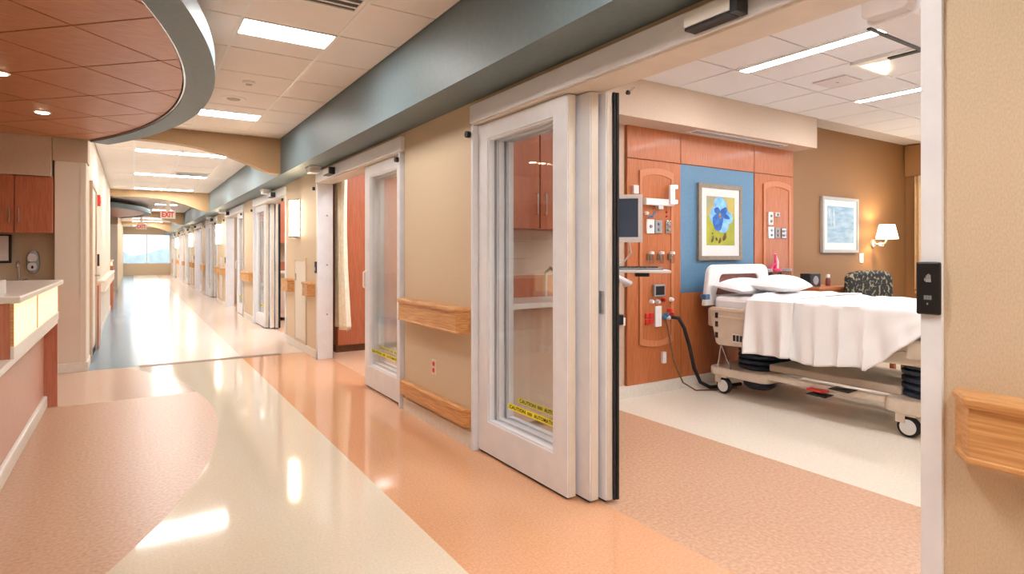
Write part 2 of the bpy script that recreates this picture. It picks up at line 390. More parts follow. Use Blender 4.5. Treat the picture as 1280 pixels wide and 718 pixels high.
w2 = struct_root('window_2', (RX, 2.1, .78), 'window beside the bed with drape and valance')
fm = MB(); fm.box(RX + .02, RX + .1, WY0, WY1, .78, .83); fm.box(RX + .02, RX + .1, WY0, WY1, 2.30, 2.35); fm.box(RX + .02, RX + .1, WY0, WY0 + .05, .83, 2.30); fm.box(RX + .02, RX + .1, WY1 - .05, WY1, .83, 2.30)
fm.build('window_frame', 'alu', w2); B(RX + .03, RX + .09, 2.13, 2.18, .83, 2.3).build('mullion', 'alu', w2)
for (a, b) in ((WY0 + .05, 2.13), (2.18, WY1 - .05)): B(RX + .05, RX + .058, a, b, .83, 2.3).build('glass_pane', 'glass_clear', w2)
B(RX - .12, RX + .02, WY0 - .1, WY1 + .12, .745, .78).build('window_sill', 'oak', w2, bevel=.005)
va = B(8.97, RX - .002, .5, 3.88, 2.35, 2.772).build('valance', 'wall_brown'); tag(va, 'tan fabric valance box above the window', 'valance')
dm = MB().grid(lambda u, v: (8.93 + .03 * math.sin(u * 26), 3.74 - u * .34, .80 + v * 1.54), 48, 8)
tag(dm.build('drape', 'drape', smooth=True, solid=.006, fix=False), 'tan drape hanging at the window edge', 'curtain')

# bulkhead above bed
bk = struct_root('trim_7', (5, 3.6, 2.445), 'pinkish bulkhead above the headwall')
B(D + WT, 6.31, 3.60, 3.9, 2.445, 2.79).build('bulkhead', 'wall_bulk', bk)
vd = thing('linear_diffuser', 'white slot air diffuser in the underside of the bulkhead', 'vent', (5.1, 3.7, 2.44))
B(4.40, 5.86, 3.66, 3.78, 2.438, 2.446).build('frame', 'white_paint', vd)
for yy in (3.685, 3.725): B(4.44, 5.82, yy, yy + .02, 2.434, 2.439).build('slot', 'grey_plastic', vd)

# ================================================================== SLIDING DOORS
def sticker(parent, x, ya, yb, z0, z1, flip):
    """yellow strip on the glass; lettering reads from the corridor"""
    y_l, y_r = max(ya, yb), min(ya, yb); L = y_l - y_r; h = z1 - z0
    mb = MB().add([(x, y_l, z0), (x, y_r, z0), (x, y_r, z1), (x, y_l, z1)], [(0, 1, 2, 3)], 0)
    for txt, a, b in (('CAUTION', .04, .40), ('AUTOMATIC', .58, .98)):
        v, f = fit_text(txt, L * (b - a), h * .62)
        mb.add([(x - .0008, y_l - L * a - p[0], z0 + h * .2 + p[1]) for p in v], f, 1)
    a, b = .44, .54
    mb.add([(x - .0008, y_l - L * a, z0 + h * .25), (x - .0008, y_l - L * b, z0 + h * .25), (x - .0008, y_l - L * b, z0 + h * .75), (x - .0008, y_l - L * a, z0 + h * .75)], [(0, 1, 2, 3)], 2)
    return mb.build('caution_sticker', ['sticker_yellow', 'print_black', 'sticker_olive'], parent, fix=False)
def sliding_door(name, y0, y1, s, label, sens=True):
    r = struct_root(name, (D, (y0 + y1) / 2, 0), label)
    Y = (lambda t: y1 - t) if s > 0 else (lambda t: y0 + t)
    W = y1 - y0
    def yb(t0, t1): a, b = Y(t0), Y(t1); return (min(a, b), max(a, b))
    B(D - .035, D + WT + .02, y0 - .047, y1 + .0, 2.150, 2.265).build('header', 'header_white', r, bevel=.003)
    B(D - .02, D + WT, y0 - .045, y1 - .002, 2.138, 2.1495).build('header_track', 'alu_beige', r)
    B(D - .025, D + WT + .01, *yb(0, .028), 0, 2.138).build('jamb', 'alu', r, bevel=.002)
    B(D - .012, D + WT + .01, *yb(W - .006, W + .047), 0, 2.138).build('jamb', 'alu', r, bevel=.002)
    for k, (xa, xb, te) in enumerate(((1.912, 1.966, .975), (1.984, 2.040, 1.070), (2.058, 2.112, 1.110))):
        t0 = .032; ta = .150; tb = te - .125
        mb = MB(); z0, z1 = .016, 2.132
        mb.box(xa, xb, *yb(t0, ta), z0, z1); mb.box(xa, xb, *yb(tb, te), z0, z1)
        mb.box(xa, xb, *yb(ta, tb), z0, .215); mb.box(xa, xb, *yb(ta, tb), 2.035, z1)
        p = mb.build('door_panel', 'alu', r)
        xc = (xa + xb) / 2
        B(xc - .003, xc + .003, *yb(ta - .005, tb + .005), .21, 2.04).build('glass_pane', 'glass', p)
        be = MB(); i = .012
        be.box(xa + .008, xb - .008, *yb(ta, ta + i), .215, 2.035); be.box(xa + .008, xb - .008, *yb(tb - i, tb), .215, 2.035); be.box(xa + .008, xb - .008, *yb(ta + i, tb - i), .215, .227); be.box(xa + .008, xb - .008, *yb(ta + i, tb - i), 2.023, 2.035)
        be.build('glazing_bead', 'alu', p)
        B(xa + .006, xb - .002, *yb(te, te + .004), z0, z1).build('edge_cap', 'alu_beige', p)
        if k < 2:
            sticker(p, xc - .0042, Y(.36 if s > 0 else .16), Y(.84 if s > 0 else .86), .345 + .024 * k, .381 + .024 * k, s)
        if k == 0 and s < 0:
            hb = MB().tube([(xa - .002, Y(te - .06), .95), (xa - .035, Y(te - .06), .97), (xa - .035, Y(te - .06), 1.11), (xa - .002, Y(te - .06), 1.13)], .009, 8)
            hb.build('pull_handle', 'white_paint', p, smooth=True)
        if k == 2:
            B(xa - .006, xa, *yb(te - .045, te - .012), .98, 1.10).build('latch_plate', 'steel', p, bevel=.002)
            MB().box(xa + .040, xb, *yb(te + .005, te + .018), z0, z1).box(xb + .004, xb + .018, *yb(te - .03, te + .022), z0, z1).build('seal', 'rubber', p)
        B(xa + .01, xb - .01, *yb(t0 + .02, te - .02), .002, z0).build('bottom_sweep', 'black', p)
    ya, yb_ = sorted((Y(W * .78), Y(W * .70)))
    if sens:
        sn = B(D - .100, D - .036, ya, yb_, 2.172, 2.232).build('motion_sensor', 'white_paint', r, bevel=.006)
        MB().box(D - .097, D - .036, ya + .004, yb_ - .004, 2.160, 2.1715).box(D - .1, D - .036, ya - .03, ya - .001, 2.160, 2.235).build('sensor_lens', 'dark_plastic', sn)
    for t in (.004, W + .02):
        MB().lathe((D - .065, Y(t), 2.075), [(.022, 0), (.022, .028)], 12, 'x').build('bumper', 'black', r)
    return r
d1 = sliding_door('door_1', *DOORS[0], 'open telescoping glass door of the room with the bed')
d2 = sliding_door('door_2', *DOORS[1], 'telescoping glass door with the cream curtain beside it')
for i in range(2, len(DOORS)):
    src = d1 if DOORS[i][2] > 0 else d2
    c = copy_tree(src, delta=(0, P * (i // 2), 0), name='door_%d' % (i + 1), label='telescoping glass room door farther down the corridor')

# wave plates / card readers
def wave_plate(yc, zc, label, x=D):
    t = thing('wave_plate', label, 'switch plate', (x, yc, zc - .074))
    mb = B(x - .026, x - .012, yc - .030, yc + .030, zc - .074, zc + .074)
    mb.build('housing', 'black', t, bevel=.005)
    xs = x - .0265; ic = MB()
    def q(y0, y1, z0, z1):
        y0, y1 = yc + (y0 - yc) * .7, yc + (y1 - yc) * .7
        if z0 > zc: z0, z1 = zc + .03 + (z0 - zc - .03) * .7, zc + .03 + (z1 - zc - .03) * .7
        ic.add([(xs, y1, z0), (xs, y0, z0), (xs, y0, z1), (xs, y1, z1)], [(0, 1, 2, 3)])
    for i, hh in enumerate((.014, .019, .021, .017)): q(yc + .006 - i * .0045 - .0033, yc + .006 - i * .0045, zc + .024, zc + .024 + hh)
    q(yc - .012, yc + .007, zc + .012, zc + .024); q(yc + .008, yc + .012, zc + .016, zc + .028)
    for i in range(7): q(yc + .013 - i * .004 - .0026, yc + .013 - i * .004, zc - .032, zc - .020)
    q(yc - .002, yc + .003, zc - .046, zc - .041)
    ic.build('hand_symbol', 'print_white', t, fix=False, kind='stuff')
    return t
wave_plate(.752, 1.200, 'black touchless switch plate with hand symbol on near door jamb', D - .001)
for k in range(4):
    t = thing('card_reader', 'small black card reader beside the ' + ('curtained room door', 'fourth sliding door', 'sixth sliding door', 'eighth sliding door')[k], 'card reader', (D, 7.33 + P * k, 1.05), group=None if k == 0 else 'far card readers')
    B(D - .025, D, 7.295 + P * k, 7.365 + P * k, 1.05, 1.19).build('housing', 'black', t, bevel=.004); B(D - .027, D - .0252, 7.31 + P * k, 7.35 + P * k, 1.08, 1.12).build('keypad', 'grey_plastic', t)

# ================================================================== HANDRAILS
def handrail(ya, yb, label, x=D, sgn=-1, z0=.755, z1=.932, mat='oak', group=None, cut=(.06, .06)):
    t = thing('handrail', label, 'handrail', (x, (ya + yb) / 2, z0), group=group)
    def plan(d, e): return [(x, ya + e), (x + sgn * d, ya + cut[0] + e), (x + sgn * d, yb - cut[1] - e), (x, yb - e)]
    MB().prism(plan(.082, .008), z0 + .012, z1 - .03).build('rail_body', mat, t, bevel=.003)
    MB().prism(plan(.096, 0), z1 - .034, z1).build('top_cap', mat, t, bevel=.011)
    MB().prism(plan(.088, .004), z0, z0 + .016).build('bottom_lip', mat, t, bevel=.004)
    return t
handrail(3.44, 4.58, 'oak handrail above low oak bumper between two sliding doors')
handrail(-3.0, .705, 'oak handrail with angled end beside near door jamb')
for k in range(1, 5):
    if k < 4 or True: handrail(3.44 + P * k, min(4.58 + P * k, YE), 'short oak handrail between the %s sliding doors along the corridor' % ('third and fourth', 'fifth and sixth', 'seventh and eighth', 'ninth and last')[k - 1] if k < 4 else 'short oak handrail past the ninth sliding door by the end window', group='far handrails')
for k in range(4):
    handrail(7.42 + P * k, 7.80 + P * k, 'short oak handrail between the card reader and recessed wall cabinet' if k == 0 else 'short oak handrail under the %s wall sconce, on its near side' % ('', 'second', 'third', 'fourth')[k], group=None if k == 0 else 'far handrails')
    handrail(8.50 + P * k, 9.02 + P * k, 'short oak handrail between the recessed wall cabinet and third door' if k == 0 else 'short oak handrail under the %s wall sconce, on its far side' % ('', 'second', 'third', 'fourth')[k], group=None if k == 0 else 'far handrails')
def bumper(ya, yb, label, group=None):
    t = thing('wall_bumper', label, 'bumper rail', (D, (ya + yb) / 2, .13), group=group)
    MB().prism([(D, ya), (D - .045, ya + .03), (D - .045, yb - .03), (D, yb)], .135, .245).build('rail_body', 'oak', t, bevel=.004)
    MB().prism([(D, ya - .004), (D - .05, ya + .03), (D - .05, yb - .03), (D, yb + .004)], .225, .25).build('top_edge', 'oak', t, bevel=.004)
bumper(3.44, 4.60, 'low oak bumper rail near the floor under the handrail')
bumper(-3.0, .70, 'low oak bumper rail near the floor beside near door jamb')
t = thing('wall_outlet', 'red power outlet on tan wall under the oak handrail', 'outlet', (D, 4.01, .39))
B(D - .006, D, 3.975, 4.045, .385, .50).build('cover_plate', 'wall_light', t, bevel=.002)
for zz in (.405, .452): B(D - .010, D - .0062, 3.992, 4.028, zz, zz + .032).build('socket', 'red_plastic', t, bevel=.002)

# ================================================================== WALL SCONCES, CABINET DOORS, DOME LIGHTS
def sconce(yc, label, group=None):
    t = thing('wall_sconce', label, 'wall lamp', (D, yc, 1.5), group=group)
    B(D - .012, D, yc - .15, yc + .15, 1.5, 2.03).build('backplate', 'white_paint', t, bevel=.004)
    n = 14
    pl = [(D - .012 - .10 * math.sin(PI * i / n), yc - .13 + .26 * i / n) for i in range(n + 1)]
    MB().prism(pl, 1.525, 2.005).build('diffuser', 'sconce_glow', t, smooth=True)
    for z in (1.508, 2.006): MB().prism([(D - .012 - .107 * math.sin(PI * i / n), yc - .137 + .274 * i / n) for i in range(n + 1)], z, z + .016).build('end_cap', 'steel', t)
    return t
for k in range(4): sconce(8.32 + P * k, 'glowing half-round wall sconce above the recessed cabinet' if k == 0 else 'glowing half-round sconce, %s one along the corridor wall' % ('', 'second', 'third', 'fourth')[k], None if k == 0 else 'far sconces')
for k in range(4):
    yc = 8.15 + P * k
    t = thing('wall_cabinet', 'narrow flush supply cabinet door below the %s corridor sconce' % ('first', 'second', 'third', 'fourth')[k], 'cabinet', (D, yc, .1), group=None if k == 0 else 'far wall cabinets')
    MB().box(D - .014, D, yc - .32, yc - .285, .10, 1.23).box(D - .014, D, yc + .285, yc + .32, .10, 1.23).box(D - .014, D, yc - .285, yc + .285, 1.195, 1.23).box(D - .014, D, yc - .285, yc + .285, .10, .13).build('frame', 'wall_vinyl', t)
    dd = B(D - .010, D, yc - .28, yc + .28, .135, 1.19).build('door', 'wall_light', t)
    B(D - .022, D - .010, yc + .22, yc + .25, .92, 1.02).build('handle', 'steel', dd)
def dome(x, y, label, group=None):
    t = thing('dome_light', label, 'call light', (x, y, SZ - .075), group=group)
    B(x - .07, x + .07, y - .09, y + .09, SZ - .02, SZ).build('base', 'white_paint', t); B(x - .062, x + .062, y - .08, y + .08, SZ - .075, SZ - .021).build('lens', 'bed_white', t, bevel=.012)
dome(1.78, 7.02, 'white nurse call light under the soffit above the curtained door')
dome(1.78, 9.95, 'white nurse call light under the soffit above the third door')
for k in range(1, 4):
    dome(1.78, 7.02 + P * k, 'white nurse call light under the soffit above the %s door' % ('', 'fourth', 'sixth', 'eighth')[k], 'far call lights'); dome(1.78, 9.95 + P * k, 'white nurse call light under the soffit above the %s door' % ('', 'fifth', 'seventh', 'ninth')[k], 'far call lights')

# ================================================================== CORRIDOR CEILING LIGHTS
def ceiling_light(q, label, group, mat='lamp', z=CZ):
    x0, x1, y0, y1 = q
    t = thing('ceiling_light', label, 'ceiling light', ((x0 + x1) / 2, (y0 + y1) / 2, z - .006), group=group)
    f = .014
    MB().box(x0, x1, y0, y0 + f, z - .006, z + .016).box(x0, x1, y1 - f, y1, z - .006, z + .016).box(x0, x0 + f, y0 + f, y1 - f, z - .006, z + .016).box(x1 - f, x1, y0 + f, y1 - f, z - .006, z + .016).build('frame', 'white_paint', t)
    B(x0 + f, x1 - f, y0 + f, y1 - f, z - .002, z + .014).build('diffuser', mat, t)
    return t
GS = 'corridor ceiling lights'
for i, q in enumerate(STL):
    ceiling_light(q, ['lit ceiling panel over the near door', 'wide lit ceiling panel beside the round canopy edge', 'lit ceiling panel between the smoke detector and arched beam'][i], GS)
for i, q in enumerate(WTL):
    ceiling_light(q, ['long lit ceiling strip just past the first arched beam', 'long lit ceiling strip beside the ceiling air grille', 'long lit ceiling strip before the second arched beam'][i], GS)
for dy in (-2 * P, 2 * P):
    for i, q in enumerate(WTL): ceiling_light((q[0], q[1], q[2] + dy, q[3] + dy), 'long lit ceiling strip %s' % ('just past the third arched beam', 'midway between third and fourth arched beams', 'just before the fourth arched beam')[i] if dy > 0 else 'long lit ceiling strip in the corridor behind the near door', GS)
for i, q in enumerate(STL): ceiling_light((q[0], q[1], q[2] + 2 * P, q[3] + 2 * P), 'lit ceiling panel between second and third arched beams, ' + ('beside the exit sign', 'the middle one', 'next to the third beam')[i], GS)
for yy in (34.2, 37.2): ceiling_light((.03, 1.22, yy, yy + .27), 'lit ceiling strip near the end window', GS)
def disc(name, x, y, r, h, label, cat, z=CZ, mat='white_paint'):
    t = thing(name, label, cat, (x, y, z - h))
    MB().lathe((x, y, z - h), [(r * .75, 0), (r * .96, h * .35), (r, h)], 24).build('housing', mat, t, smooth=True)
    MB().lathe((x, y, z - h - .004), [(r * .5, 0), (r * .55, .004)], 24).build('grille', 'tile_back', t)
disc('smoke_detector', .837, 5.43, .05, .025, 'small round smoke detector in the tile ceiling', 'smoke detector')
disc('ceiling_speaker', .807, 6.10, .11, .008, 'flat round ceiling speaker near the lit panel', 'speaker')
def grille(x0, x1, y0, y1, label, z=CZ, n=5):
    t = thing('air_grille', label, 'vent', ((x0 + x1) / 2, (y0 + y1) / 2, z - .012))
    MB().box(x0, x1, y0, y0 + .02, z - .012, z).box(x0, x1, y1 - .02, y1, z - .012, z).box(x0, x0 + .02, y0 + .02, y1 - .02, z - .012, z).box(x1 - .02, x1, y0 + .02, y1 - .02, z - .012, z).build('frame', 'white_paint', t)
    B(x0 + .02, x1 - .02, y0 + .02, y1 - .02, z - .004, z).build('backing', 'dark_plastic', t)
    for i in range(n):
        yy = y0 + .03 + (y1 - y0 - .06) * (i + .5) / n; B(x0 + .02, x1 - .02, yy - .008, yy + .008, z - .010, z - .005).build('slat', 'white_paint', t)
grille(.66, 1.21, 12.18, 12.62, 'white air grille beside a long ceiling strip light')
grille(.60, 1.14, 3.10, 3.50, 'white air grille in the ceiling above the near light')
def exit_sign(x, y, label):
    t = thing('exit_sign', label, 'exit sign', (x, y, 2.20))
    B(x - .17, x + .17, y - .025, y + .025, 2.18, 2.39).build('housing', 'white_paint', t, bevel=.004)
    B(x - .05, x + .05, y - .03, y + .03, 2.39, CZ).build('canopy', 'white_paint', t)
    v, f = fit_text('EXIT', .27, .14)
    MB().add([(x - .135 + p[0], y - .027, 2.215 + p[1]) for p in v], f).build('lettering', 'exit_red', t, fix=False)
exit_sign(.78, 17.6, 'white exit sign with red letters past the second arched beam')
exit_sign(.30, 26.2, 'white exit sign with red letters far down the corridor')

# ================================================================== NURSE STATION
KC = (-5.35, 5.09); KR = 5.86; KI = KR - .18; KZ = 2.50
cy = thing('round_canopy', 'round wood ceiling canopy with grey-green rim over the nurse desk', 'canopy', (-1.5, 4.8, 2.50))
b1 = math.asin((7.93 - KC[1]) / KR)
b0 = -math.asin((KC[1] + .18) / KR)
NS = 90
rim = MB()
V = []; F = []
for i in range(NS + 1):
    a = b0 + (b1 - b0) * i / NS; c, s_ = math.cos(a), math.sin(a)
    for (r, z) in ((KI, KZ), (KR, KZ), (KR, KZ + .12), (KI, KZ + .12)): V.append((KC[0] + r * c, KC[1] + r * s_, z))
for i in range(NS):
    for k in range(4): F.append((i * 4 + k, i * 4 + (k + 1) % 4, i * 4 + 4 + (k + 1) % 4, i * 4 + 4 + k))
F += [(0, 1, 2, 3), tuple(NS * 4 + k for k in (3, 2, 1, 0))]
rim.add(V, F).build('rim', 'soffit', cy, smooth=True)
V = []; F = []
for i in range(NS + 1):
    a = b0 + (b1 - b0) * i / NS; c, s_ = math.cos(a), math.sin(a)
    for (r, z) in ((KI - .012, KZ + .008), (KI + .0, KZ + .008), (KI + .0, KZ + .04), (KI - .012, KZ + .04)): V.append((KC[0] + r * c, KC[1] + r * s_, z))
for i in range(NS):
    for k in range(4): F.append((i * 4 + k, i * 4 + (k + 1) % 4, i * 4 + 4 + (k + 1) % 4, i * 4 + 4 + k))
MB().add(V, F).build('edge_trim', 'steel', cy, smooth=True)
clipC = [(KC[0] + (KI - .02) * math.cos(2 * PI * i / 160), KC[1] + (KI - .02) * math.sin(2 * PI * i / 160)) for i in range(160)]
def clip(poly, cl):
    out = poly
    for i in range(len(cl)):
        a, b = cl[i], cl[(i + 1) % len(cl)]; inp = out; out = []
        if not inp: break
        sd = lambda p: (b[0] - a[0]) * (p[1] - a[1]) - (b[1] - a[1]) * (p[0] - a[0])
        for j in range(len(inp)):
            p, q = inp[j], inp[(j + 1) % len(inp)]; sp, sq = sd(p), sd(q)
            if sp >= 0: out.append(p)
            if (sp >= 0) != (sq >= 0):
                t = sp / (sp - sq); out.append((p[0] + (q[0] - p[0]) * t, p[1] + (q[1] - p[1]) * t))
    return out
rectC = rect(SLX, 2, -.18, 7.825)
g = .009
for i in range(-6, 20):
    for j in range(-12, 20):
        m0, m1 = 4.20 + .84 * (i - 8) + g, 4.20 + .84 * (i - 7) - g      # y - x
        n0, n1 = 3.66 + .84 * (j - 8) + g, 3.66 + .84 * (j - 7) - g      # y + x
        sq = [((n - m) / 2, (n + m) / 2) for m, n in ((m0, n0), (m0, n1), (m1, n1), (m1, n0))]
        ar = sum(sq[k][0] * sq[(k + 1) % 4][1] - sq[(k + 1) % 4][0] * sq[k][1] for k in range(4))
        if ar < 0: sq = sq[::-1]
        p = clip(clip(sq, rectC), clipC)
        if len(p) < 3: continue
        a = abs(sum(p[k][0] * p[(k + 1) % len(p)][1] - p[(k + 1) % len(p)][0] * p[k][1] for k in range(len(p)))) / 2
        if a < .004: continue
        MB().prism(p, KZ + .02, KZ + .036).build('wood_panel', 'canopy_wood', cy)
bpts = clip(rectC, clipC)
MB().prism(bpts, KZ + .04, KZ + .07).build('backing', 'maroon', cy)
for (x, y) in ((-.653, 6.49), (-.76, 5.23), (-2.0, 5.5), (-2.0, 3.2), (-1.0, 2.6)):
    t = thing('downlight', 'small recessed downlight in the wood canopy', 'downlight', (x, y, KZ + .01), group='canopy downlights')
    MB().lathe((x, y, KZ + .0135), [(.062, 0), (.065, .006)], 20).build('trim_ring', 'white_paint', t); MB().lathe((x, y, KZ + .0105), [(.046, 0), (.046, .003)], 20).build('lens', 'downlight', t)
copy_tree(cy, delta=(0, 2 * P, 0), label='round ceiling canopy with grey-green rim past the second beam')

# column
co = thing('column', 'square tan column with capital between desk alcove and corridor wall', 'column', (-.56, 8.1, 0))
B(-.70, LX, 7.95, 8.245, 0, 2.30).build('shaft', 'wall_light', co, bevel=.01)
B(-.715, LX + .015, 7.935, 8.245, 2.285, CZ).build('capital', 'wall_bulk', co, bevel=.006)
B(-.715, LX + .015, 7.938, 8.245, 0, .10).build('base', 'cove', co, bevel=.005)
B(LX - .06, LX - .045, 7.945, 7.9495, .1, 2.285).build('corner_guard', 'wall_light', co)
copy_tree(co, delta=(0, 2 * P, 0), label='square tan column at the far nurse station')
# upper cabinets on station back wall
def upper_cab(x0, x1, y0, y1, z0, z1, label, mat='wood_red', hand='r', gap=.004, group=None):
    t = thing('wall_cabinet', label, 'cabinet', ((x0 + x1) / 2, y1, z0), group=group)
    B(x0, x1, y0 + .02, y1, z0, z1).build('body', mat, t)
    d = B(x0 + gap, x1 - gap, y0, y0 + .019, z0 - .004, z1).build('door', mat, t, bevel=.002)
    xh = x1 - .038 if hand == 'r' else x0 + .038
    MB().tube([(xh, y0 + .002, z0 + .10), (xh, y0 - .028, z0 + .10), (xh, y0 - .028, z0 + .25), (xh, y0 + .002, z0 + .25)], .006, 8).build('handle', 'steel', d, smooth=True)
    return t
upper_cab(-1.017, -.705, 7.86, 8.149, 1.51, 2.10, 'narrow wooden wall cabinet next to the tan column', hand='l')
upper_cab(-1.45, -1.018, 7.86, 8.149, 1.51, 2.10, 'wooden wall cabinet above the black-framed monitor', hand='r')
upper_cab(-1.90, -1.451, 7.86, 8.149, 1.51, 2.10, 'wooden wall cabinet at the inner end of the alcove', hand='l')
tag(B(-3.99, -.718, 7.83, 8.145, 2.105, 2.60).build('cabinet_soffit', 'wall_pink'), 'tan bulkhead above the alcove cabinets', 'bulkhead')
bw = struct('wall_alcove', B(-4, -.70, 8.149, 8.16, 0, 2.75), 'wall_vinyl', label='tan back wall of the desk alcove')
bc = thing('base_cabinet', 'sink base cabinet behind the nurse desk', 'cabinet', (-1.4, 8.1, 0))
B(-2.2, -.72, 7.56, 8.14, .1, .90).build('body', 'desk_wood', bc); B(-2.2, -.72, 7.53, 8.14, .90, .94).build('worktop', 'solid_surface', bc, bevel=.004)
B(-2.2, -.72, 7.60, 8.14, 0, .1).build('toe_kick', 'cove', bc)
for i in range(3): dd = B(-2.19 + .49 * i, -1.71 + .49 * i, 7.54, 7.56, .12, .88).build('door', 'desk_wood', bc, bevel=.002)
fa = thing('faucet', 'chrome gooseneck faucet behind the nurse desk', 'faucet', (-1.0, 8.02, .94))
MB().lathe((-1.0, 8.02, .94), [(.025, 0), (.02, .03), (.012, .05)], 14).build('base', 'steel', fa, smooth=True)
MB().tube([(-1.0, 8.02, .97), (-1.0, 8.02, 1.14), (-1.0, 8.0, 1.19), (-1.0, 7.96, 1.205), (-1.0, 7.91, 1.19), (-1.0, 7.90, 1.14)], .012, 10).build('spout', 'steel', fa, smooth=True)
MB().tube([(-.98, 8.02, 1.0), (-.93, 8.0, 1.02)], .008, 8).build('lever', 'steel', fa)
so = thing('soap_dispenser', 'grey oval soap dispenser on the alcove wall', 'dispenser', (-.89, 8.1, 1.07))
def oval(cx, cz, rx, rz, n=20): return [(cx + rx * math.copysign(abs(math.cos(2 * PI * i / n)) ** .8, math.cos(2 * PI * i / n)), cz + rz * math.copysign(abs(math.sin(2 * PI * i / n)) ** .8, math.sin(2 * PI * i / n))) for i in range(n)]
MB().prism(oval(-.892, 1.20, .055, .125), 8.06, 8.149, 'y').build('body', 'grey_plastic', so, bevel=.012, smooth=True)
MB().prism(oval(-.897, 1.245, .040, .045), 8.045, 8.061, 'y').build('cover', 'screen_white', so, bevel=.006); MB().prism(oval(-.897, 1.15, .040, .045), 8.04, 8.061, 'y').build('push_bar', 'screen_white', so, bevel=.006)
MB().prism(oval(-.892, 1.145, .010, .016), 8.034, 8.042, 'y').build('nozzle', 'black', so)
mo = thing('wall_monitor', 'black-framed monitor with pale screen under the alcove cabinets', 'monitor', (-1.3, 8.1, 1.18))
B(-1.58, -1.065, 8.03, 8.075, 1.19, 1.49).build('frame', 'black', mo, bevel=.005); B(-1.565, -1.085, 8.026, 8.0295, 1.215, 1.475).build('screen', 'screen_white', mo); B(-1.38, -1.26, 8.075, 8.149, 1.28, 1.4).build('bracket', 'dark_plastic', mo)
# desk
DX = -.53; DY0, DY1 = 4.05, 6.30
dk = thing('nurse_desk', 'curved-front nurse desk with backlit panels and pale counter', 'desk', (-.9, 4.2, 0))
dk['label'] = 'wooden nurse desk with backlit panels and pale counter'
B(-.66, -.62, .3, DY1 - .04, .10, .70).build('front_panel', 'desk_pink', dk)
B(-1.25, -.66, DY1 - .04, DY1, .0, .70).build('return_panel', 'desk_wood', dk)
B(-.66, DX, DY1 - .04, DY1, .0, .70).build('end_panel', 'desk_wood', dk)
B(-.64, -.595, .3, DY1 - .042, 0, .10).build('kick_base', 'cove', dk, bevel=.012)
B(-1.25, DX, .3, DY1, .700, .735).build('worktop', 'solid_surface', dk, bevel=.004)
B(-.80, DX - .012, DY0, DY1, .735, 1.03).build('upper_box', 'desk_wood', dk)
B(DX - .012, DX + .006, DY0, DY1 + .004, .735, .800).build('ledge', 'solid_surface', dk, bevel=.004)
for (a, b) in ((DY0 + .01, 4.975), (5.015, DY1 - .03)):
    B(DX - .011, DX + .001, a, b, .802, 1.028).build('light_panel', 'desk_glow', dk)
for (a, b) in ((DY0, DY0 + .01), (4.975, 5.015), (DY1 - .03, DY1)): B(DX - .011, DX + .004, a, b, .802, 1.028).build('mullion', 'oak', dk)
B(-1.0, DX + .035, DY0 - .02, DY1 + .05, 1.030, 1.068).build('counter', 'solid_surface', dk, bevel=.008)
B(-1.02, -1.0, DY0, DY1, .735, 1.03).build('back_panel', 'desk_wood', dk)
copy_tree(dk, delta=(0, 2 * P, 0), label='wooden nurse desk at the far station past the second beam')
tr_ = thing('paper_tray', 'white paper tray box on the nurse desk counter', 'tray', (-.75, 4.15, 1.068))
MB().box(-.95, -.60, 4.06, 4.075, 1.068, 1.145).box(-.95, -.60, 4.345, 4.36, 1.068, 1.145).box(-.95, -.935, 4.075, 4.345, 1.068, 1.145).box(-.615, -.60, 4.075, 4.345, 1.068, 1.145).box(-.935, -.615, 4.075, 4.345, 1.068, 1.078).build('tray_body', 'screen_white', tr_)
B(-.92, -.63, 4.09, 4.33, 1.078, 1.115).build('paper_stack', 'mat_board', tr_)

# ================================================================== LEFT CORRIDOR WALL
d20 = struct_root('door_20', (LX, 9.05, 0), 'pale flush door in the left corridor wall')
MB().box(LX, LX + .03, 8.50, 8.55, 0, 2.15).box(LX, LX + .03, 9.55, 9.60, 0, 2.15).box(LX, LX + .03, 8.55, 9.55, 2.10, 2.15).build('door_frame', 'wall_pink', d20)
lf = B(LX, LX + .012, 8.555, 9.545, .01, 2.095).build('door_leaf', 'wall_light', d20); MB().tube([(LX + .012, 9.47, 1.0), (LX + .06, 9.47, 1.0), (LX + .06, 9.36, 1.0)], .010, 8).build('lever', 'steel', lf)
tag(B(LX + .003, LX + .045, 9.62, 10.25, .02, .86).build('wainscot_panel', 'wood_red'), 'reddish wood wall guard beside the left corridor door', 'wall guard')
al = thing('fire_alarm', 'small red fire alarm strobe high on left corridor wall', 'alarm', (LX, 10.0, 1.95))
B(LX, LX + .05, 9.94, 10.06, 1.95, 2.10).build('housing', 'red_plastic', al, bevel=.004); B(LX + .05, LX + .07, 9.97, 10.03, 2.0, 2.07).build('strobe', 'bed_white', al, bevel=.004)
rd = thing('card_reader', 'black card reader on the left corridor wall', 'card reader', (LX, 10.2, 1.12))
B(LX, LX + .03, 10.14, 10.28, 1.11, 1.28).build('housing', 'black', rd, bevel=.004); B(LX + .03, LX + .032, 10.17, 10.25, 1.15, 1.19).build('keypad', 'grey_plastic', rd)
handrail(10.35, 16.1, 'pale handrail along the left corridor wall', x=LX, sgn=1, z0=.72, z1=.90, mat='wall_light')
tag(B(LX - .19, LX + .06, 16.265, 16.33, 0, 1.0).build('corner_guard', 'wood_red'), 'reddish wood corner guard at the end of left wall', 'corner guard')

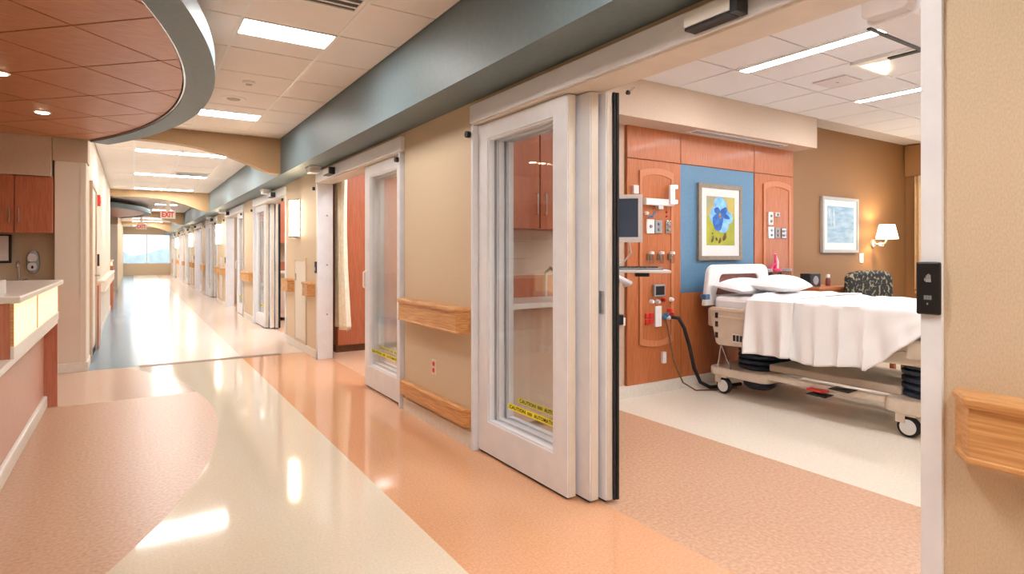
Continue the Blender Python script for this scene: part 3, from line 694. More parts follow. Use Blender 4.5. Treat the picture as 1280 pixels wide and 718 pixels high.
# ================================================================== PATIENT ROOM: HEADWALL
HY = 3.85
hw = thing('headwall', 'orange wood headwall unit with blue centre panel behind the bed', 'headwall', (5, 3.9, .1))
XL, XB0, XB1, XR = 3.71, 4.412, 5.555, 6.27
B(XL, XR, HY + .02, 3.899, .105, 2.444).build('backing', 'wood', hw)
G = .004
for (a, b, z0, z1) in ((XL, XB0, 2.15 + G, 2.444), (XB0, XB1, 2.15 + G, 2.444), (XB1, XR, 2.15 + G, 2.444)):
    B(a + G, b - G, HY, HY + .02, z0, z1).build('upper_panel', 'wood', hw, bevel=.002)
B(XL + G, XB0 - G, HY, HY + .02, .105, 2.15 - G).build('side_panel', 'wood', hw, bevel=.002)
B(XB1 + G, XR - G, HY, HY + .02, .105, 2.15 - G).build('side_panel', 'wood', hw, bevel=.002)
B(XB0 + G, XB1 - G, HY, HY + .02, .105, .914 - G).build('lower_panel', 'wood', hw, bevel=.002)
B(XB0 + .002, XB1 - .002, HY + .008, HY + .02, .914, 2.148).build('blue_panel', 'blue_panel', hw)
def arch_pts(x0, x1, z0, z1, sag, n=12):
    p = []
    for i in range(n + 1):
        u = i / n; p.append((x0 + (x1 - x0) * u, z1 - sag + sag * math.sin(PI * u) ** .8))
    q = []
    for i in range(n + 1):
        u = i / n; q.append((x1 - (x1 - x0) * u, z0 + sag - sag * math.sin(PI * u) ** .8))
    return p + q
for (x0, x1) in ((3.855, 4.300), (5.70, 6.20)):
    o_ = arch_pts(x0, x1, .43, 2.08, .035); i_ = arch_pts(x0 + .035, x1 - .035, .485, 2.020, .035); n = len(o_)
    V = [(p[0], HY - .014, p[1]) for p in o_] + [(p[0], HY - .014, p[1]) for p in i_] + [(p[0], HY - .001, p[1]) for p in o_] + [(p[0], HY - .001, p[1]) for p in i_]
    F = []
    for k in range(n):
        k2 = (k + 1) % n; F += [(k, k2, n + k2, n + k), (2 * n + k, 2 * n + k2, k2, k), (n + k, n + k2, 3 * n + k2, 3 * n + k), (3 * n + k, 3 * n + k2, 2 * n + k2, 2 * n + k)]
    ap = MB().add(V, F).build('arched_molding', 'wood_lip', hw, bevel=.003)
    MB().prism(i_, HY - .006, HY - .001, 'y').build('arched_inset', 'wood', ap)
# devices on the left column
def dev(name, label, cat, box, mat, bevel=.003, group=None):
    o = B(*box).build(name, mat, bevel=bevel); tag(o, label, cat, group); return o
FY = HY - .0075
ra = thing('equipment_rail', 'white L-shaped equipment bracket on the left headwall column', 'bracket', (4.1, FY, 1.7))
B(3.90, 4.262, FY - .045, FY, 1.735, 1.795).build('horizontal_arm', 'bed_white', ra, bevel=.006); B(4.185, 4.25, FY - .07, FY - .046, 1.745, 1.93).build('upright', 'bed_white', ra, bevel=.005)
for zz in (1.755, 1.895): B(4.251, 4.30, FY - .06, FY - .012, zz, zz + .04).build('clamp', 'bed_white', ra, bevel=.005)
B(4.06, 4.125, FY - .04, FY, 1.70, 1.733).build('clip', 'screen_white', ra, bevel=.003)
dev('data_box', 'small white box high on headwall left of the bracket', 'box', (3.765, 3.83, HY - .03, HY, 1.83, 1.905), 'bed_white')
ri = thing('indicator_lamps', 'two small red indicator lamps on the headwall', 'indicator', (4.2, FY, 1.63))
for zz in (1.640, 1.680): MB().lathe((4.205, FY, zz), [(.011, 0), (.009, -.012)], 10, 'y').build('lamp', 'red_plastic', ri)
def plate(x0, x1, z0, z1, mat, label, dots=2):
    t = thing('gas_outlet', label, 'outlet plate', ((x0 + x1) / 2, FY, z0))
    B(x0, x1, FY - .015, FY, z0, z1).build('cover_plate', mat, t, bevel=.003)
    for i in range(dots):
        MB().lathe(((x0 + x1) / 2, FY - .015, z0 + (z1 - z0) * (i + .7) / (dots + .4)), [(.016, 0), (.013, -.014)], 12, 'y').build('socket', 'grey_plastic', t)
plate(3.935, 4.035, 1.475, 1.605, 'bed_white', 'white outlet plate on the left headwall column', 1)
plate(4.045, 4.135, 1.480, 1.600, 'grey_plastic', 'grey outlet plate beside the white one on left headwall column')
plate(4.185, 4.255, 1.480, 1.600, 'steel', 'metal outlet plate at the edge of left headwall column')
plate(5.775, 5.860, 1.60, 1.74, 'mat_board', 'upper cream switch plate on the right headwall column', 2)
plate(5.90, 5.98, 1.695, 1.74, 'mat_board', 'tiny cream plate on the right headwall column', 1)
plate(5.775, 5.875, 1.455, 1.58, 'bed_white', 'white outlet plate on the right headwall column', 2)
plate(5.90, 5.985, 1.46, 1.57, 'grey_plastic', 'grey outlet plate on the right headwall column')
plate(6.02, 6.10, 1.46, 1.57, 'steel', 'metal outlet plate near the edge of right headwall column')
t = thing('wall_hook', 'white and blue probe on a hook at left headwall column', 'probe', (3.93, FY, 1.62))
MB().lathe((3.925, FY - .02, 1.645), [(.02, 0), (.024, .02), (.01, .03)], 12).build('cup', 'bed_white', t, smooth=True); MB().tube([(3.93, FY - .03, 1.62), (3.97, FY - .05, 1.63), (4.03, FY - .03, 1.67)], .010, 8).build('cable', 'blue_plastic', t)
for i, x in enumerate((3.965, 4.095, 4.235)):
    t = thing('flow_regulator', 'clear gas flow regulator on left headwall column, ' + ('farthest from the blue panel', 'between two others', 'closest to the blue panel')[i], 'regulator', (x, FY, 1.19), group='flow regulators')
    MB().lathe((x, FY - .045, 1.20), [(.018, 0), (.022, .02), (.022, .07), (.016, .085)], 12).build('tube', 'canister', t, smooth=True); MB().lathe((x, FY - .045, 1.286), [(.026, 0), (.026, .02), (.012, .026)], 12).build('knob', 'bed_white', t, smooth=True); B(x - .02, x + .02, FY - .022, FY, 1.23, 1.29).build('mount', 'steel', t)
t = thing('wall_module', 'dark screen module low on the left headwall column', 'module', (4.09, FY, .89))
B(4.02, 4.16, FY - .03, FY, .895, 1.005).build('housing', 'grey_plastic', t, bevel=.004); B(4.035, 4.145, FY - .033, FY - .0305, .91, .99).build('screen', 'print_black', t)
t = thing('red_outlet', 'red emergency outlet block on the left headwall column', 'outlet', (3.98, FY, .63))
for i in range(2):
    for j in range(2): B(3.925 + .055 * i, 3.97 + .055 * i, FY - .012, FY, .645 + .055 * j, .69 + .055 * j).build('socket', 'red_plastic', t, bevel=.002)
t = thing('suction_station', 'white gas connector plate with blue and red fittings', 'outlet plate', (4.09, FY, .61))
B(4.045, 4.125, FY - .018, FY, .615, .805).build('cover_plate', 'bed_white', t, bevel=.003)
for (x, z, m) in ((4.15, .70, 'blue_plastic'), (4.185, .72, 'blue_plastic'), (4.21, .69, 'bed_white'), (4.23, .76, 'red_plastic')): MB().lathe((x, FY, z), [(.020, 0), (.020, -.03), (.012, -.045)], 10, 'y').build('fitting', m, t)
for (x, z, m) in ((4.00, .85, 'bed_white'), (4.08, .845, 'screen_white'), (4.16, .86, 'red_plastic'), (4.26, .86, 'bed_white'), (4.27, .72, 'red_plastic')):
    o = MB().lathe((x, FY, z), [(.022, 0), (.022, -.012), (.014, -.035)], 12, 'y').build('gas_connector', m, smooth=True); tag(o, ('red' if m == 'red_plastic' else 'white') + ' round gas connector on the left headwall column', 'connector', ('red' if m == 'red_plastic' else 'white') + ' gas connectors')
dev('rocker_switch', 'small white switch low on the left headwall column', 'switch', (4.140, 4.185, HY - .03, HY, .27, .375), 'bed_white')
hz = MB().tube([(4.215, FY - .05, .70), (4.27, FY - .09, .69), (4.31, 3.72, .60), (4.35, 3.69, .42), (4.40, 3.68, .22), (4.46, 3.66, .09), (4.56, 3.63, .035), (4.72, 3.60, .028), (4.95, 3.58, .028)], .017, 10).build('power_hose', 'rubber', smooth=True)
tag(hz, 'black hose drooping from headwall to floor behind the bed', 'hose')
hz = MB().tube([(4.15, FY - .04, .69), (4.17, 3.78, .55), (4.19, 3.74, .30), (4.27, 3.70, .10), (4.40, 3.66, .02), (4.6, 3.6, .012), (4.85, 3.55, .012)], .007, 8).build('thin_tube', 'floor_brown', smooth=True)
tag(hz, 'thin brown tube hanging beside the black hose', 'tube')
t = thing('glove_hook', 'white hook with black clip on the tan wall below the monitor', 'hook', (3.6, 3.88, .65))
MB().tube([(3.56, 3.88, .98), (3.56, 3.85, .98), (3.57, 3.845, .80), (3.58, 3.85, .66)], .009, 8).build('strap', 'bed_white', t); B(3.57, 3.66, 3.84, 3.881, .66, .75).build('clip', 'black', t, bevel=.004); B(3.661, 3.685, 3.845, 3.881, .65, .72).build('tab', 'bed_white', t)
# suction canisters on right column
for i, (x, m) in enumerate(((5.64, None), (5.80, 'pink_plastic'), (5.98, None))):
    t = thing('suction_canister', 'suction canister with pink lid behind the bed pillow' if m else 'clear suction canister beside the one with the pink lid', 'canister', (x, 3.76, .95), group=None if m else 'clear canisters')
    MB().lathe((x, 3.76, .95), [(.045, 0), (.052, .02), (.056, .15)], 16).build('jar', 'canister', t, smooth=True)
    MB().lathe((x, 3.76, 1.10), [(.06, 0), (.06, .022), (.03, .03)], 16).build('lid', m or 'grey_plastic', t, smooth=True)
    B(x - .03, x + .03, 3.825, 3.837, 1.03, 1.08).build('mount', 'steel', t)
    if m:
        MB().tube([(x - .02, 3.76, 1.125), (x - .04, 3.74, 1.18), (x - .075, 3.76, 1.16), (x - .085, 3.77, 1.13)], .016, 8).build('tubing', 'pink_plastic', t, smooth=True)
        MB().tube([(x, 3.76, 1.128), (x - .01, 3.76, 1.22), (x + .005, 3.77, 1.28)], .014, 8).build('hose', 'pink_plastic', t, smooth=True); MB().tube([(x + .03, 3.76, 1.128), (x + .05, 3.77, 1.20), (x + .03, 3.79, 1.29)], .010, 8).build('hose', 'bed_white', t, smooth=True)
# flower painting
pa = thing('framed_painting', 'framed painting of a blue flower on the blue panel', 'painting', (4.98, HY + .008, 1.175))
px0, px1, pz0, pz1 = 4.645, 5.320, 1.225, 1.985; Y0 = HY - .024; Y1 = HY + .006
fw = .042
MB().box(px0, px1, Y0, Y1, pz0, pz0 + fw).box(px0, px1, Y0, Y1, pz1 - fw, pz1).box(px0, px0 + fw, Y0, Y1, pz0 + fw, pz1 - fw).box(px1 - fw, px1, Y0, Y1, pz0 + fw, pz1 - fw).build('frame', 'frame_pewter', pa)
B(px0 + fw, px1 - fw, Y0 + .010, Y0 + .014, pz0 + fw, pz1 - fw).build('mat_board', 'mat_board', pa)
ax0, ax1, az0, az1 = 4.765, 5.205, 1.372, 1.862
art = MB(); ya = Y0 + .0095
art.add([(ax0, ya, az0), (ax1, ya, az0), (ax1, ya, az1), (ax0, ya, az1)], [(0, 1, 2, 3)], 0)
art.add([(ax0, ya - .0003, 1.66), (ax1, ya - .0003, 1.70), (ax1, ya - .0003, az1), (ax0, ya - .0003, az1)], [(0, 1, 2, 3)], 1)
def petal(cx, cz, a, L, W, mi, yy, n=16):
    p = []
    for i in range(n):
        t = 2 * PI * i / n; u = L / 2 + L / 2 * math.cos(t); v_ = W / 2 * math.sin(t) * (1 + .15 * math.sin(3 * t))
        p.append((cx + u * math.cos(a) - v_ * math.sin(a), yy, cz + u * math.sin(a) + v_ * math.cos(a)))
    art.add(p, [tuple(range(n))], mi)
fx, fz = 4.975, 1.70
for k, (a, L, W_, mi) in enumerate(((95, .16, .20, 2), (-20, .21, .14, 2), (200, .17, .16, 2), (-70, .21, .20, 2), (-110, .19, .16, 3), (235, .17, .10, 3), (20, .12, .07, 3), (160, .10, .07, 3), (-20, .16, .05, 3))):
    petal(fx, fz, math.radians(a), L, W_, mi, ya - .0006 - .0002 * k)
petal(fx - .01, fz, math.radians(-80), .06, .035, 5, ya - .003)
for (x, z, x2, z2, ww) in ((4.84, 1.40, 4.87, 1.47, .03), (4.93, 1.42, 4.90, 1.45, .03), (4.95, 1.39, 4.98, 1.45, .035), (5.02, 1.42, 5.06, 1.50, .05), (4.86, 1.48, 4.85, 1.50, .02)):
    a = math.atan2(z2 - z, x2 - x); petal(x, z, a, math.hypot(x2 - x, z2 - z), ww, 4, ya - .0032)
art.build('painting', ['art_olive', 'art_grey', 'art_blue', 'art_blue_dark', 'art_brown', 'art_red'], pa, fix=False)
# pale picture on brown wall
pc = thing('framed_picture', 'silver-framed pale blue picture on the brown wall', 'picture', (7.3, 3.9, 1.3))
px0, px1, pz0, pz1 = 6.90, 7.72, 1.30, 1.975; Y0 = 3.865; Y1 = 3.899; fw = .035
MB().box(px0, px1, Y0, Y1, pz0, pz0 + fw).box(px0, px1, Y0, Y1, pz1 - fw, pz1).box(px0, px0 + fw, Y0, Y1, pz0 + fw, pz1 - fw).box(px1 - fw, px1, Y0, Y1, pz0 + fw, pz1 - fw).build('frame', 'frame_silver', pc)
B(px0 + fw, px1 - fw, Y0 + .010, Y0 + .014, pz0 + fw, pz1 - fw).build('mat_board', 'mat_board', pc)
art = MB(); ya = Y0 + .0095
art.add([(px0 + .11, ya, pz0 + .12), (px1 - .10, ya, pz0 + .12), (px1 - .10, ya, pz1 - .11), (px0 + .11, ya, pz1 - .11)], [(0, 1, 2, 3)], 0)
for (x, z, L, W_) in ((7.10, 1.62, .22, .03), (7.17, 1.60, .25, .035), (7.06, 1.70, .14, .025)): petal(x, z, PI / 2 + .08, L, W_, 1, ya - .0005)
art.build('print', ['art_pale', 'art_streak'], pc, fix=False)
# room sconce
t = thing('wall_lamp', 'swing-arm wall lamp with white glowing shade on the brown wall', 'wall lamp', (8.15, 3.9, 1.35))
MB().lathe((8.13, 3.899, 1.42), [(.055, 0), (.05, -.02), (.02, -.03)], 16, 'y').build('backplate', 'frame_silver', t, smooth=True)
MB().tube([(8.13, 3.875, 1.42), (8.12, 3.80, 1.40), (8.08, 3.72, 1.42), (8.06, 3.69, 1.47), (8.06, 3.69, 1.52)], .012, 8).build('arm', 'frame_silver', t, smooth=True)
MB().lathe((8.12, 3.79, 1.40), [(.03, -.02), (.035, 0), (.02, .03)], 12).build('joint', 'frame_silver', t, smooth=True)
n = 24; V = []; F = []
for (r, z) in ((.125, 1.475), (.085, 1.655)):
    for k in range(n): V.append((8.06 + r * math.cos(2 * PI * k / n), 3.69 + r * math.sin(2 * PI * k / n), z))
for k in range(n): F.append((k, (k + 1) % n, n + (k + 1) % n, n + k))
MB().add(V, F).build('lamp_shade', 'shade_glow', t, smooth=True, solid=.003)
pl = bpy.data.lights.new('wall_lamp_bulb', 'POINT'); pl.energy = 12; pl.color = (1, .78, .5); pl.shadow_soft_size = .03
plo = bpy.data.objects.new('wall_lamp_bulb', pl); COL.objects.link(plo); plo.location = (8.06 - 8.15, 3.69 - 3.9, 1.60 - 1.35); plo.parent = t
t = thing('light_switch', 'white light switch on the brown wall under the picture', 'switch', (7.84, 3.9, 1.17))
B(7.80, 7.89, 3.892, 3.899, 1.17, 1.29).build('cover_plate', 'bed_white', t, bevel=.002); B(7.835, 7.855, 3.886, 3.8918, 1.21, 1.25).build('toggle', 'bed_white', t)
# workstation on arm
ws = thing('wall_workstation', 'wall-arm computer with grey screen, white bezel and keyboard tray', 'computer', (3.05, 3.29, 1.1), local=True, rz=math.radians(-40))
MB().box(-.20, .20, -.015, .02, .278, .315).box(-.20, .20, -.015, .02, .605, .635).box(-.20, -.168, -.015, .02, .315, .605).box(.168, .20, -.015, .02, .315, .605).box(-.175, .175, .005, .02, .315, .605).build('monitor_bezel', 'bed_white', ws)
B(-.174, .174, -.008, .004, .316, .604).build('screen', 'screen', ws)
MB().tube([(0, .045, -.02), (0, .045, .45)], .022, 10).build('post', 'alu', ws, smooth=True); B(-.06, .06, .0205, .045, .40, .50).build('mount', 'grey_plastic', ws)
kt = B(-.14, .38, -.22, .02, .055, .075).build('keyboard_tray', 'alu', ws, bevel=.006)
kb = B(-.10, .33, -.19, -.05, .0755, .092).build('keyboard', 'grey_plastic', ws, bevel=.003)
keys = MB()
for i in range(14):
    for j in range(4): keys.box(-.092 + i * .028, -.070 + i * .028, -.183 + j * .032, -.158 + j * .032, .0922, .099)
keys.build('keys', 'dark_plastic', kb)
B(.14, .24, -.12, -.04, .025, .054).build('tray_bracket', 'black', ws, bevel=.004)
MB().tube([(0, .045, .02), (.12, .22, -.04), (.10, .40, -.06), (.16, .70, -.06)], .022, 10).build('wall_arm', 'alu', ws, smooth=True)
MB().tube([(.10, .02, .29), (.12, .03, .20), (.06, .05, .12), (0, .07, .12)], .006, 8).build('cable', 'bed_white', ws, smooth=True)
MB().lathe((0, .045, -.02), [(.032, -.05), (.035, 0), (.03, .05)], 14).build('pivot', 'dark_plastic', ws, smooth=True)

# ================================================================== HOSPITAL BED
bd = thing('hospital_bed', 'hospital bed with white headboard, cream frame and dark bellows', 'bed', (5.05, 2.6, 0))
BX0, BX1 = 4.56, 5.50
def rr(x0, x1, y0, y1, r, n=5):
    p = []
    for (cx, cy_, a) in ((x1 - r, y1 - r, 0), (x0 + r, y1 - r, 90), (x0 + r, y0 + r, 180), (x1 - r, y0 + r, 270)):
        for i in range(n + 1): t = math.radians(a + 90 * i / n); p.append((cx + r * math.cos(t), cy_ + r * math.sin(t)))
    return p
MB().prism(rr(BX0 - .02, BX1 + .02, 3.03, 3.65, .09), .165, .245).build('head_base', 'bed_cream', bd, bevel=.02)
MB().prism(rr(BX0 - .02, BX1 + .02, 1.55, 2.13, .09), .165, .265).build('foot_base', 'bed_cream', bd, bevel=.02)
for x in (BX0 + .02, BX1 - .09): B(x, x + .07, 2.08, 3.06, .205, .255).build('base_beam', 'bed_cream', bd, bevel=.01)
B(BX0 + .12, BX1 - .12, 2.05, 3.1, .262, .325).build('centre_beam', 'bed_cream', bd, bevel=.012)
def bell(x, yc, z0, z1, r, n=5):
    pr = []
    for i in range(n):
        h = (z1 - z0) / n; pr += [(r * .86, z0 + h * i), (r, z0 + h * (i + .25)), (r, z0 + h * (i + .75)), (r * .86, z0 + h * (i + .97))]
    return MB().lathe((x, yc, 0), pr, 28).build('bellows', 'bellows', bd)
bell(4.83, 3.29, .24, .49, .185); bell(4.83, 1.91, .26, .515, .185); bell(5.23, 3.29, .24, .49, .185); bell(5.23, 1.91, .26, .515, .185)
MB().lathe((4.83, 3.29, .06), [(.10, 0), (.14, .03), (.15, .105)], 24).build('motor_pot', 'bellows', bd, smooth=True)
# casters
for (x, yc) in ((4.60, 3.50), (5.46, 3.50), (4.60, 1.96), (5.46, 1.96)):
    c = MB().prism([(yc - .065, .166), (yc + .075, .166), (yc + .075, .13), (yc + .045, .10), (yc + .01, .075), (yc - .01, .085), (yc - .045, .145)], x + .030, x + .038, 'x').box(x - .034, x + .030, yc - .05, yc + .06, .149, .166).box(x - .038, x - .030, yc + .015, yc + .075, .10, .166).build('caster', 'bed_cream', bd)
    MB().lathe((x - .022, yc, .072), [(.056, 0), (.072, .004), (.072, .040), (.056, .044)], 24, 'x').build('tire', 'rubber', c, smooth=True)
    MB().lathe((x - .026, yc, .072), [(.020, -.004), (.054, 0), (.054, .052), (.02, .056)], 24, 'x').build('hub', 'bed_white', c, smooth=True)
# deck and frame
B(BX0 + .03, BX1 - .03, 1.42, 3.60, .50, .60).build('deck_frame', 'bed_cream', bd, bevel=.015)
B(BX0 + .01, BX1 - .01, 1.42, 3.62, .60, .70).build('mattress_deck', 'bed_cream', bd, bevel=.02)
B(BX0 + .05, BX1 - .05, 3.56, 3.70, .60, .78).build('head_bracket', 'bed_cream', bd, bevel=.02)
for x in (BX0 - .03, BX1 + .01):
    sr = MB().prism([(3.15, .465), (3.50, .455), (3.53, .47), (3.60, .78), (3.58, .80), (3.14, .80), (3.10, .775), (3.10, .50)], x - .02, x + .02, 'x').build('side_rail', 'bed_cream', bd, bevel=.012)
    sg = -1 if x < 5 else 1; xs = x + sg * .021
    B(min(xs, xs + sg * .012), max(xs, xs + sg * .012), 3.10, 3.57, .765, .80).build('rail_lip', 'bed_cream', sr, bevel=.005)
    B(min(xs, xs + sg * .010), max(xs, xs + sg * .010), 3.13, 3.49, .700, .722).build('rail_ridge', 'bed_cream', sr, bevel=.004)
    B(min(xs, xs + sg * .004), max(xs, xs + sg * .004), 3.165, 3.345, .500, .575).build('control_pad', 'bed_white', sr)
    for i in range(5): B(min(xs, xs + sg * .008), max(xs, xs + sg * .008), 3.172 + .035 * i, 3.198 + .035 * i, .51, .565).build('button', 'dark_plastic', sr, bevel=.004)
    for zz in (.52, .62, .70): B(min(xs, xs + sg * .003), max(xs, xs + sg * .003), 3.500, 3.530, zz, zz + .05).build('slot', 'dark_plastic', sr)
    B(x - .02, x + .02, 1.46, 1.95, .56, .70).build('foot_rail', 'bed_cream', bd, bevel=.02)
MB().tube([(BX0 - .005, 3.50, .46), (BX0 - .005, 3.54, .24)], .008, 8).tube([(BX0 - .005, 3.50, .46), (BX0 - .005, 3.40, .24)], .008, 8).build('brace', 'steel', bd)
# headboard with opening
def hb_loop(x0, x1, z0, z1, r, n=6):
    p = [(x0, z0)]
    p = [(x1, z0), ]
    for i in range(n + 1): t = PI / 2 * i / n; p.append((x1 - .05 - r + r * math.cos(t), z1 - r + r * math.sin(t)))
    for i in range(n + 1): t = PI / 2 + PI / 2 * i / n; p.append((x0 + .05 + r + r * math.cos(t), z1 - r + r * math.sin(t)))
    p.append((x0, z0)); return p
ho = hb_loop(4.50, 5.53, .80, 1.185, .10); hi_ = hb_loop(4.66, 5.37, .90, 1.090, .06)
n = len(ho); HYa, HYb = 3.635, 3.685
V = [(p[0], HYa, p[1]) for p in ho] + [(p[0], HYa, p[1]) for p in hi_] + [(p[0], HYb, p[1]) for p in ho] + [(p[0], HYb, p[1]) for p in hi_]
F = []
for k in range(n):
    k2 = (k + 1) % n; F += [(k, k2, n + k2, n + k), (2 * n + k, 2 * n + k2, 3 * n + k2, 3 * n + k), (k, k2, 2 * n + k2, 2 * n + k), (n + k, n + k2, 3 * n + k2, 3 * n + k)]
hbd = MB().add(V, F).build('headboard', 'bed_white', bd, bevel=.012, smooth=True)
MB().prism(hi_, 3.655, 3.668, 'y').build('insert', 'maroon', hbd)
B(4.495, 4.56, 3.625, 3.692, .86, .91).build('corner_bumper', 'blue_plastic', hbd, bevel=.008); B(5.47, 5.535, 3.625, 3.692, .86, .91).build('corner_bumper', 'blue_plastic', hbd, bevel=.008)
MB().prism(hb_loop(4.52, 5.52, .58, 1.02, .10), 1.37, 1.41, 'y').build('footboard', 'bed_white', bd, bevel=.012, smooth=True)
B(BX0 + .01, BX1 - .01, 1.44, 3.60, .705, .90).build('mattress', 'linen', bd, bevel=.045)
for (y_, z_, m) in ((2.58, .20, 'black'), (2.40, .275, 'black')):
    pd = MB().prism([(y_ - .10, z_ - .01), (y_ + .06, z_ - .01), (y_ + .09, z_ - .025), (y_ - .07, z_ - .03)], BX0 - .06, BX0 + .03, 'x').build('foot_pedal', m, bd, bevel=.004)
MB().prism([(2.52, .205), (2.66, .205), (2.66, .22), (2.52, .22)], BX0 - .05, BX0 + .02, 'x').build('pedal_bar', 'red_plastic', bd)
# blanket
random.seed(3)
BY0, BY1 = 1.47, 3.17
def zbot(y):
    if y > 2.78: return .45
    if y > 2.18: return .43 + .02 * math.sin(y * 9)
    return .45 + (2.18 - y) * .82
SEC = [(BX1 + .03, 0), ]
def cover(u, v, dz=0, y0=BY0, y1=BY1, zb=zbot, out=0.0, top=.918, foldf=1):
    y = y0 + (y1 - y0) * v
    L1 = .32; L2 = BX1 - BX0 + .05; zb_ = zb(y); L3 = top - zb_
    s_ = u * (L1 + L2 + L3)
    wob = .004 * math.sin(y * 23 + u * 7) + .003 * math.sin(y * 41 - u * 11)
    if s_ < L1: return (BX1 + .03 + out + .012 * math.sin(y * 19), y, top - L1 + s_ + wob * .3)
    if s_ < L1 + L2:
        t = s_ - L1; x = BX1 + .03 + out - t * (L2 + .02) / L2
        e = min(t, L2 - t); dr = .03 * max(0, 1 - e / .06) ** 2
        return (x, y, top - dr + wob + dz)
    t = (s_ - L1 - L2) / L3; amp = .003 + .034 * t ** 1.3 * foldf
    ph = y * 26 + 1.8 * math.sin(y * 5.3) + t * .9
    x = BX0 - .035 - out - .030 * t - amp * (1 - abs(math.sin(ph * .5))) ** 1.5 * 1.6 + amp * .45 * math.sin(y * 38 + 2 + 2 * t) + .002 * math.sin(t * 11 - y * 13)
    return (x, y, top - .03 - (L3 - .03) * t)
tag(MB().grid(cover, 90, 110).build('blanket', 'blanket', smooth=True, solid=.006, fix=False), 'white blanket draped over the hospital bed', 'blanket')
def zb2(y): return .43 + .03 * (3.19 - y)
tag(MB().grid(lambda u, v: cover(u, v, 0, 2.76 + .05 * max(0, u - .7), 3.19, zb2, .030, .930, .8), 90, 34).build('folded_sheet', 'blanket', smooth=True, solid=.006, fix=False), 'white sheet fold hanging over the blanket near the pillow', 'sheet')
def pillow(cx, cy_, cz, lx, ly, h, rz, tilt, label):
    mb = MB(); nu, nv = 18, 14; V = []; F = []
    for sgn in (1, -1):
        base = len(V)
        for j in range(nv + 1):
            for i in range(nu + 1):
                u = -1 + 2 * i / nu; v_ = -1 + 2 * j / nv
                hh = (max(0, 1 - abs(u) ** 2.6) ** .6) * (max(0, 1 - abs(v_) ** 2.6) ** .6)
                pin = 1 - .07 * (1 - abs(v_)) if abs(u) > .9 else 1
                x = lx / 2 * u * (1 - .06 * (1 - v_ * v_) * abs(u) ** 3); y = ly / 2 * v_ * (1 - .06 * (1 - u * u) * abs(v_) ** 3)
                z = h * (.62 if sgn > 0 else -.38) * hh + .006 * math.sin(u * 7 + v_ * 5) * hh
                yz = y * math.cos(tilt) - z * math.sin(tilt); zz = y * math.sin(tilt) + z * math.cos(tilt)
                V.append((cx + x * math.cos(rz) - yz * math.sin(rz), cy_ + x * math.sin(rz) + yz * math.cos(rz), cz + zz))
        for j in range(nv):
            for i in range(nu): F.append((base + j * (nu + 1) + i, base + j * (nu + 1) + i + 1, base + (j + 1) * (nu + 1) + i + 1, base + (j + 1) * (nu + 1) + i))
    mb.add(V, F); o = mb.build('pillow', 'linen', smooth=True); tag(o, label, 'pillow'); return o
pillow(4.86, 3.45, .975, .60, .34, .13, 0, .12, 'white pillow lying against the headboard')
pillow(4.99, 3.19, .998, .54, .36, .15, .06, .04, 'plump white pillow resting on the other pillow')

# ================================================================== NIGHTSTAND, CHAIR
ns = thing('nightstand', 'wooden bedside cabinet on the far side of the bed', 'nightstand', (6.4, 3.6, 0))
B(6.02, 6.72, 3.42, 3.83, .06, .90).build('body', 'wood', ns); B(6.0, 6.74, 3.40, 3.832, .90, .93).build('top', 'wood', ns, bevel=.004)
for i in range(3): dd = B(6.04, 6.70, 3.405, 3.42, .08 + .26 * i, .33 + .26 * i).build('drawer', 'wood_lip', ns, bevel=.002); B(6.30, 6.44, 3.39, 3.404, .20 + .26 * i, .215 + .26 * i).build('handle', 'steel', dd)
B(6.04, 6.70, 3.44, 3.82, 0, .06).build('plinth', 'dark_plastic', ns)
rdx = thing('bedside_speaker', 'dark grey speaker box on the bedside cabinet', 'speaker', (6.17, 3.6, .93))
B(6.08, 6.28, 3.54, 3.66, .93, 1.075).build('housing', 'dark_plastic', rdx, bevel=.008); MB().lathe((6.18, 3.54, 1.0), [(.05, 0), (.045, -.006)], 18, 'y').build('grille', 'grey_plastic', rdx)
bt = thing('small_bottle', 'small white and brown bottle beside the dark speaker box', 'bottle', (6.53, 3.6, .93))
MB().lathe((6.53, 3.6, .93), [(.025, 0), (.028, .01), (.028, .07), (.014, .09)], 14).build('bottle', 'maroon', bt, smooth=True); MB().lathe((6.53, 3.6, 1.02), [(.020, 0), (.020, .035), (.012, .04)], 14).build('cap', 'bed_white', bt, smooth=True)
ch = thing('armchair', 'dark patterned armchair by the brown wall', 'armchair', (6.70, 2.95, 0), local=True, rz=math.radians(-8))
def backp(u, v):
    x = -.345 + .69 * u; z = .40 + .72 * v - .02 * (2 * u - 1) ** 2 * (v ** 3) * 2
    return (x, .30 + .10 * v + .03 * (2 * u - 1) ** 2, z)
V = []; F = []; nu, nv = 10, 8
MB().prism([(-.33, .40), (.33, .40), (.355, .85), (.345, 1.03), (.30, 1.085), (.15, 1.105), (-.15, 1.105), (-.30, 1.085), (-.345, 1.03), (-.355, .85)], .27, .38, 'y').build('backrest', 'chair_fabric', ch, bevel=.035, smooth=True)
B(-.30, .30, -.30, .27, .30, .47).build('seat', 'chair_fabric', ch, bevel=.04)
for s in (-1, 1):
    B(min(s * .305, s * .375), max(s * .305, s * .375), -.30, .30, .32, .60).build('side_panel', 'chair_fabric', ch, bevel=.02); B(min(s * .29, s * .395), max(s * .29, s * .395), -.32, .26, .60, .64).build('armrest', 'wood', ch, bevel=.012)
    for yy in (-.26, .28): B(s * .34 - .022, s * .34 + .022, yy - .022, yy + .022, 0, .32).build('leg', 'wood', ch)

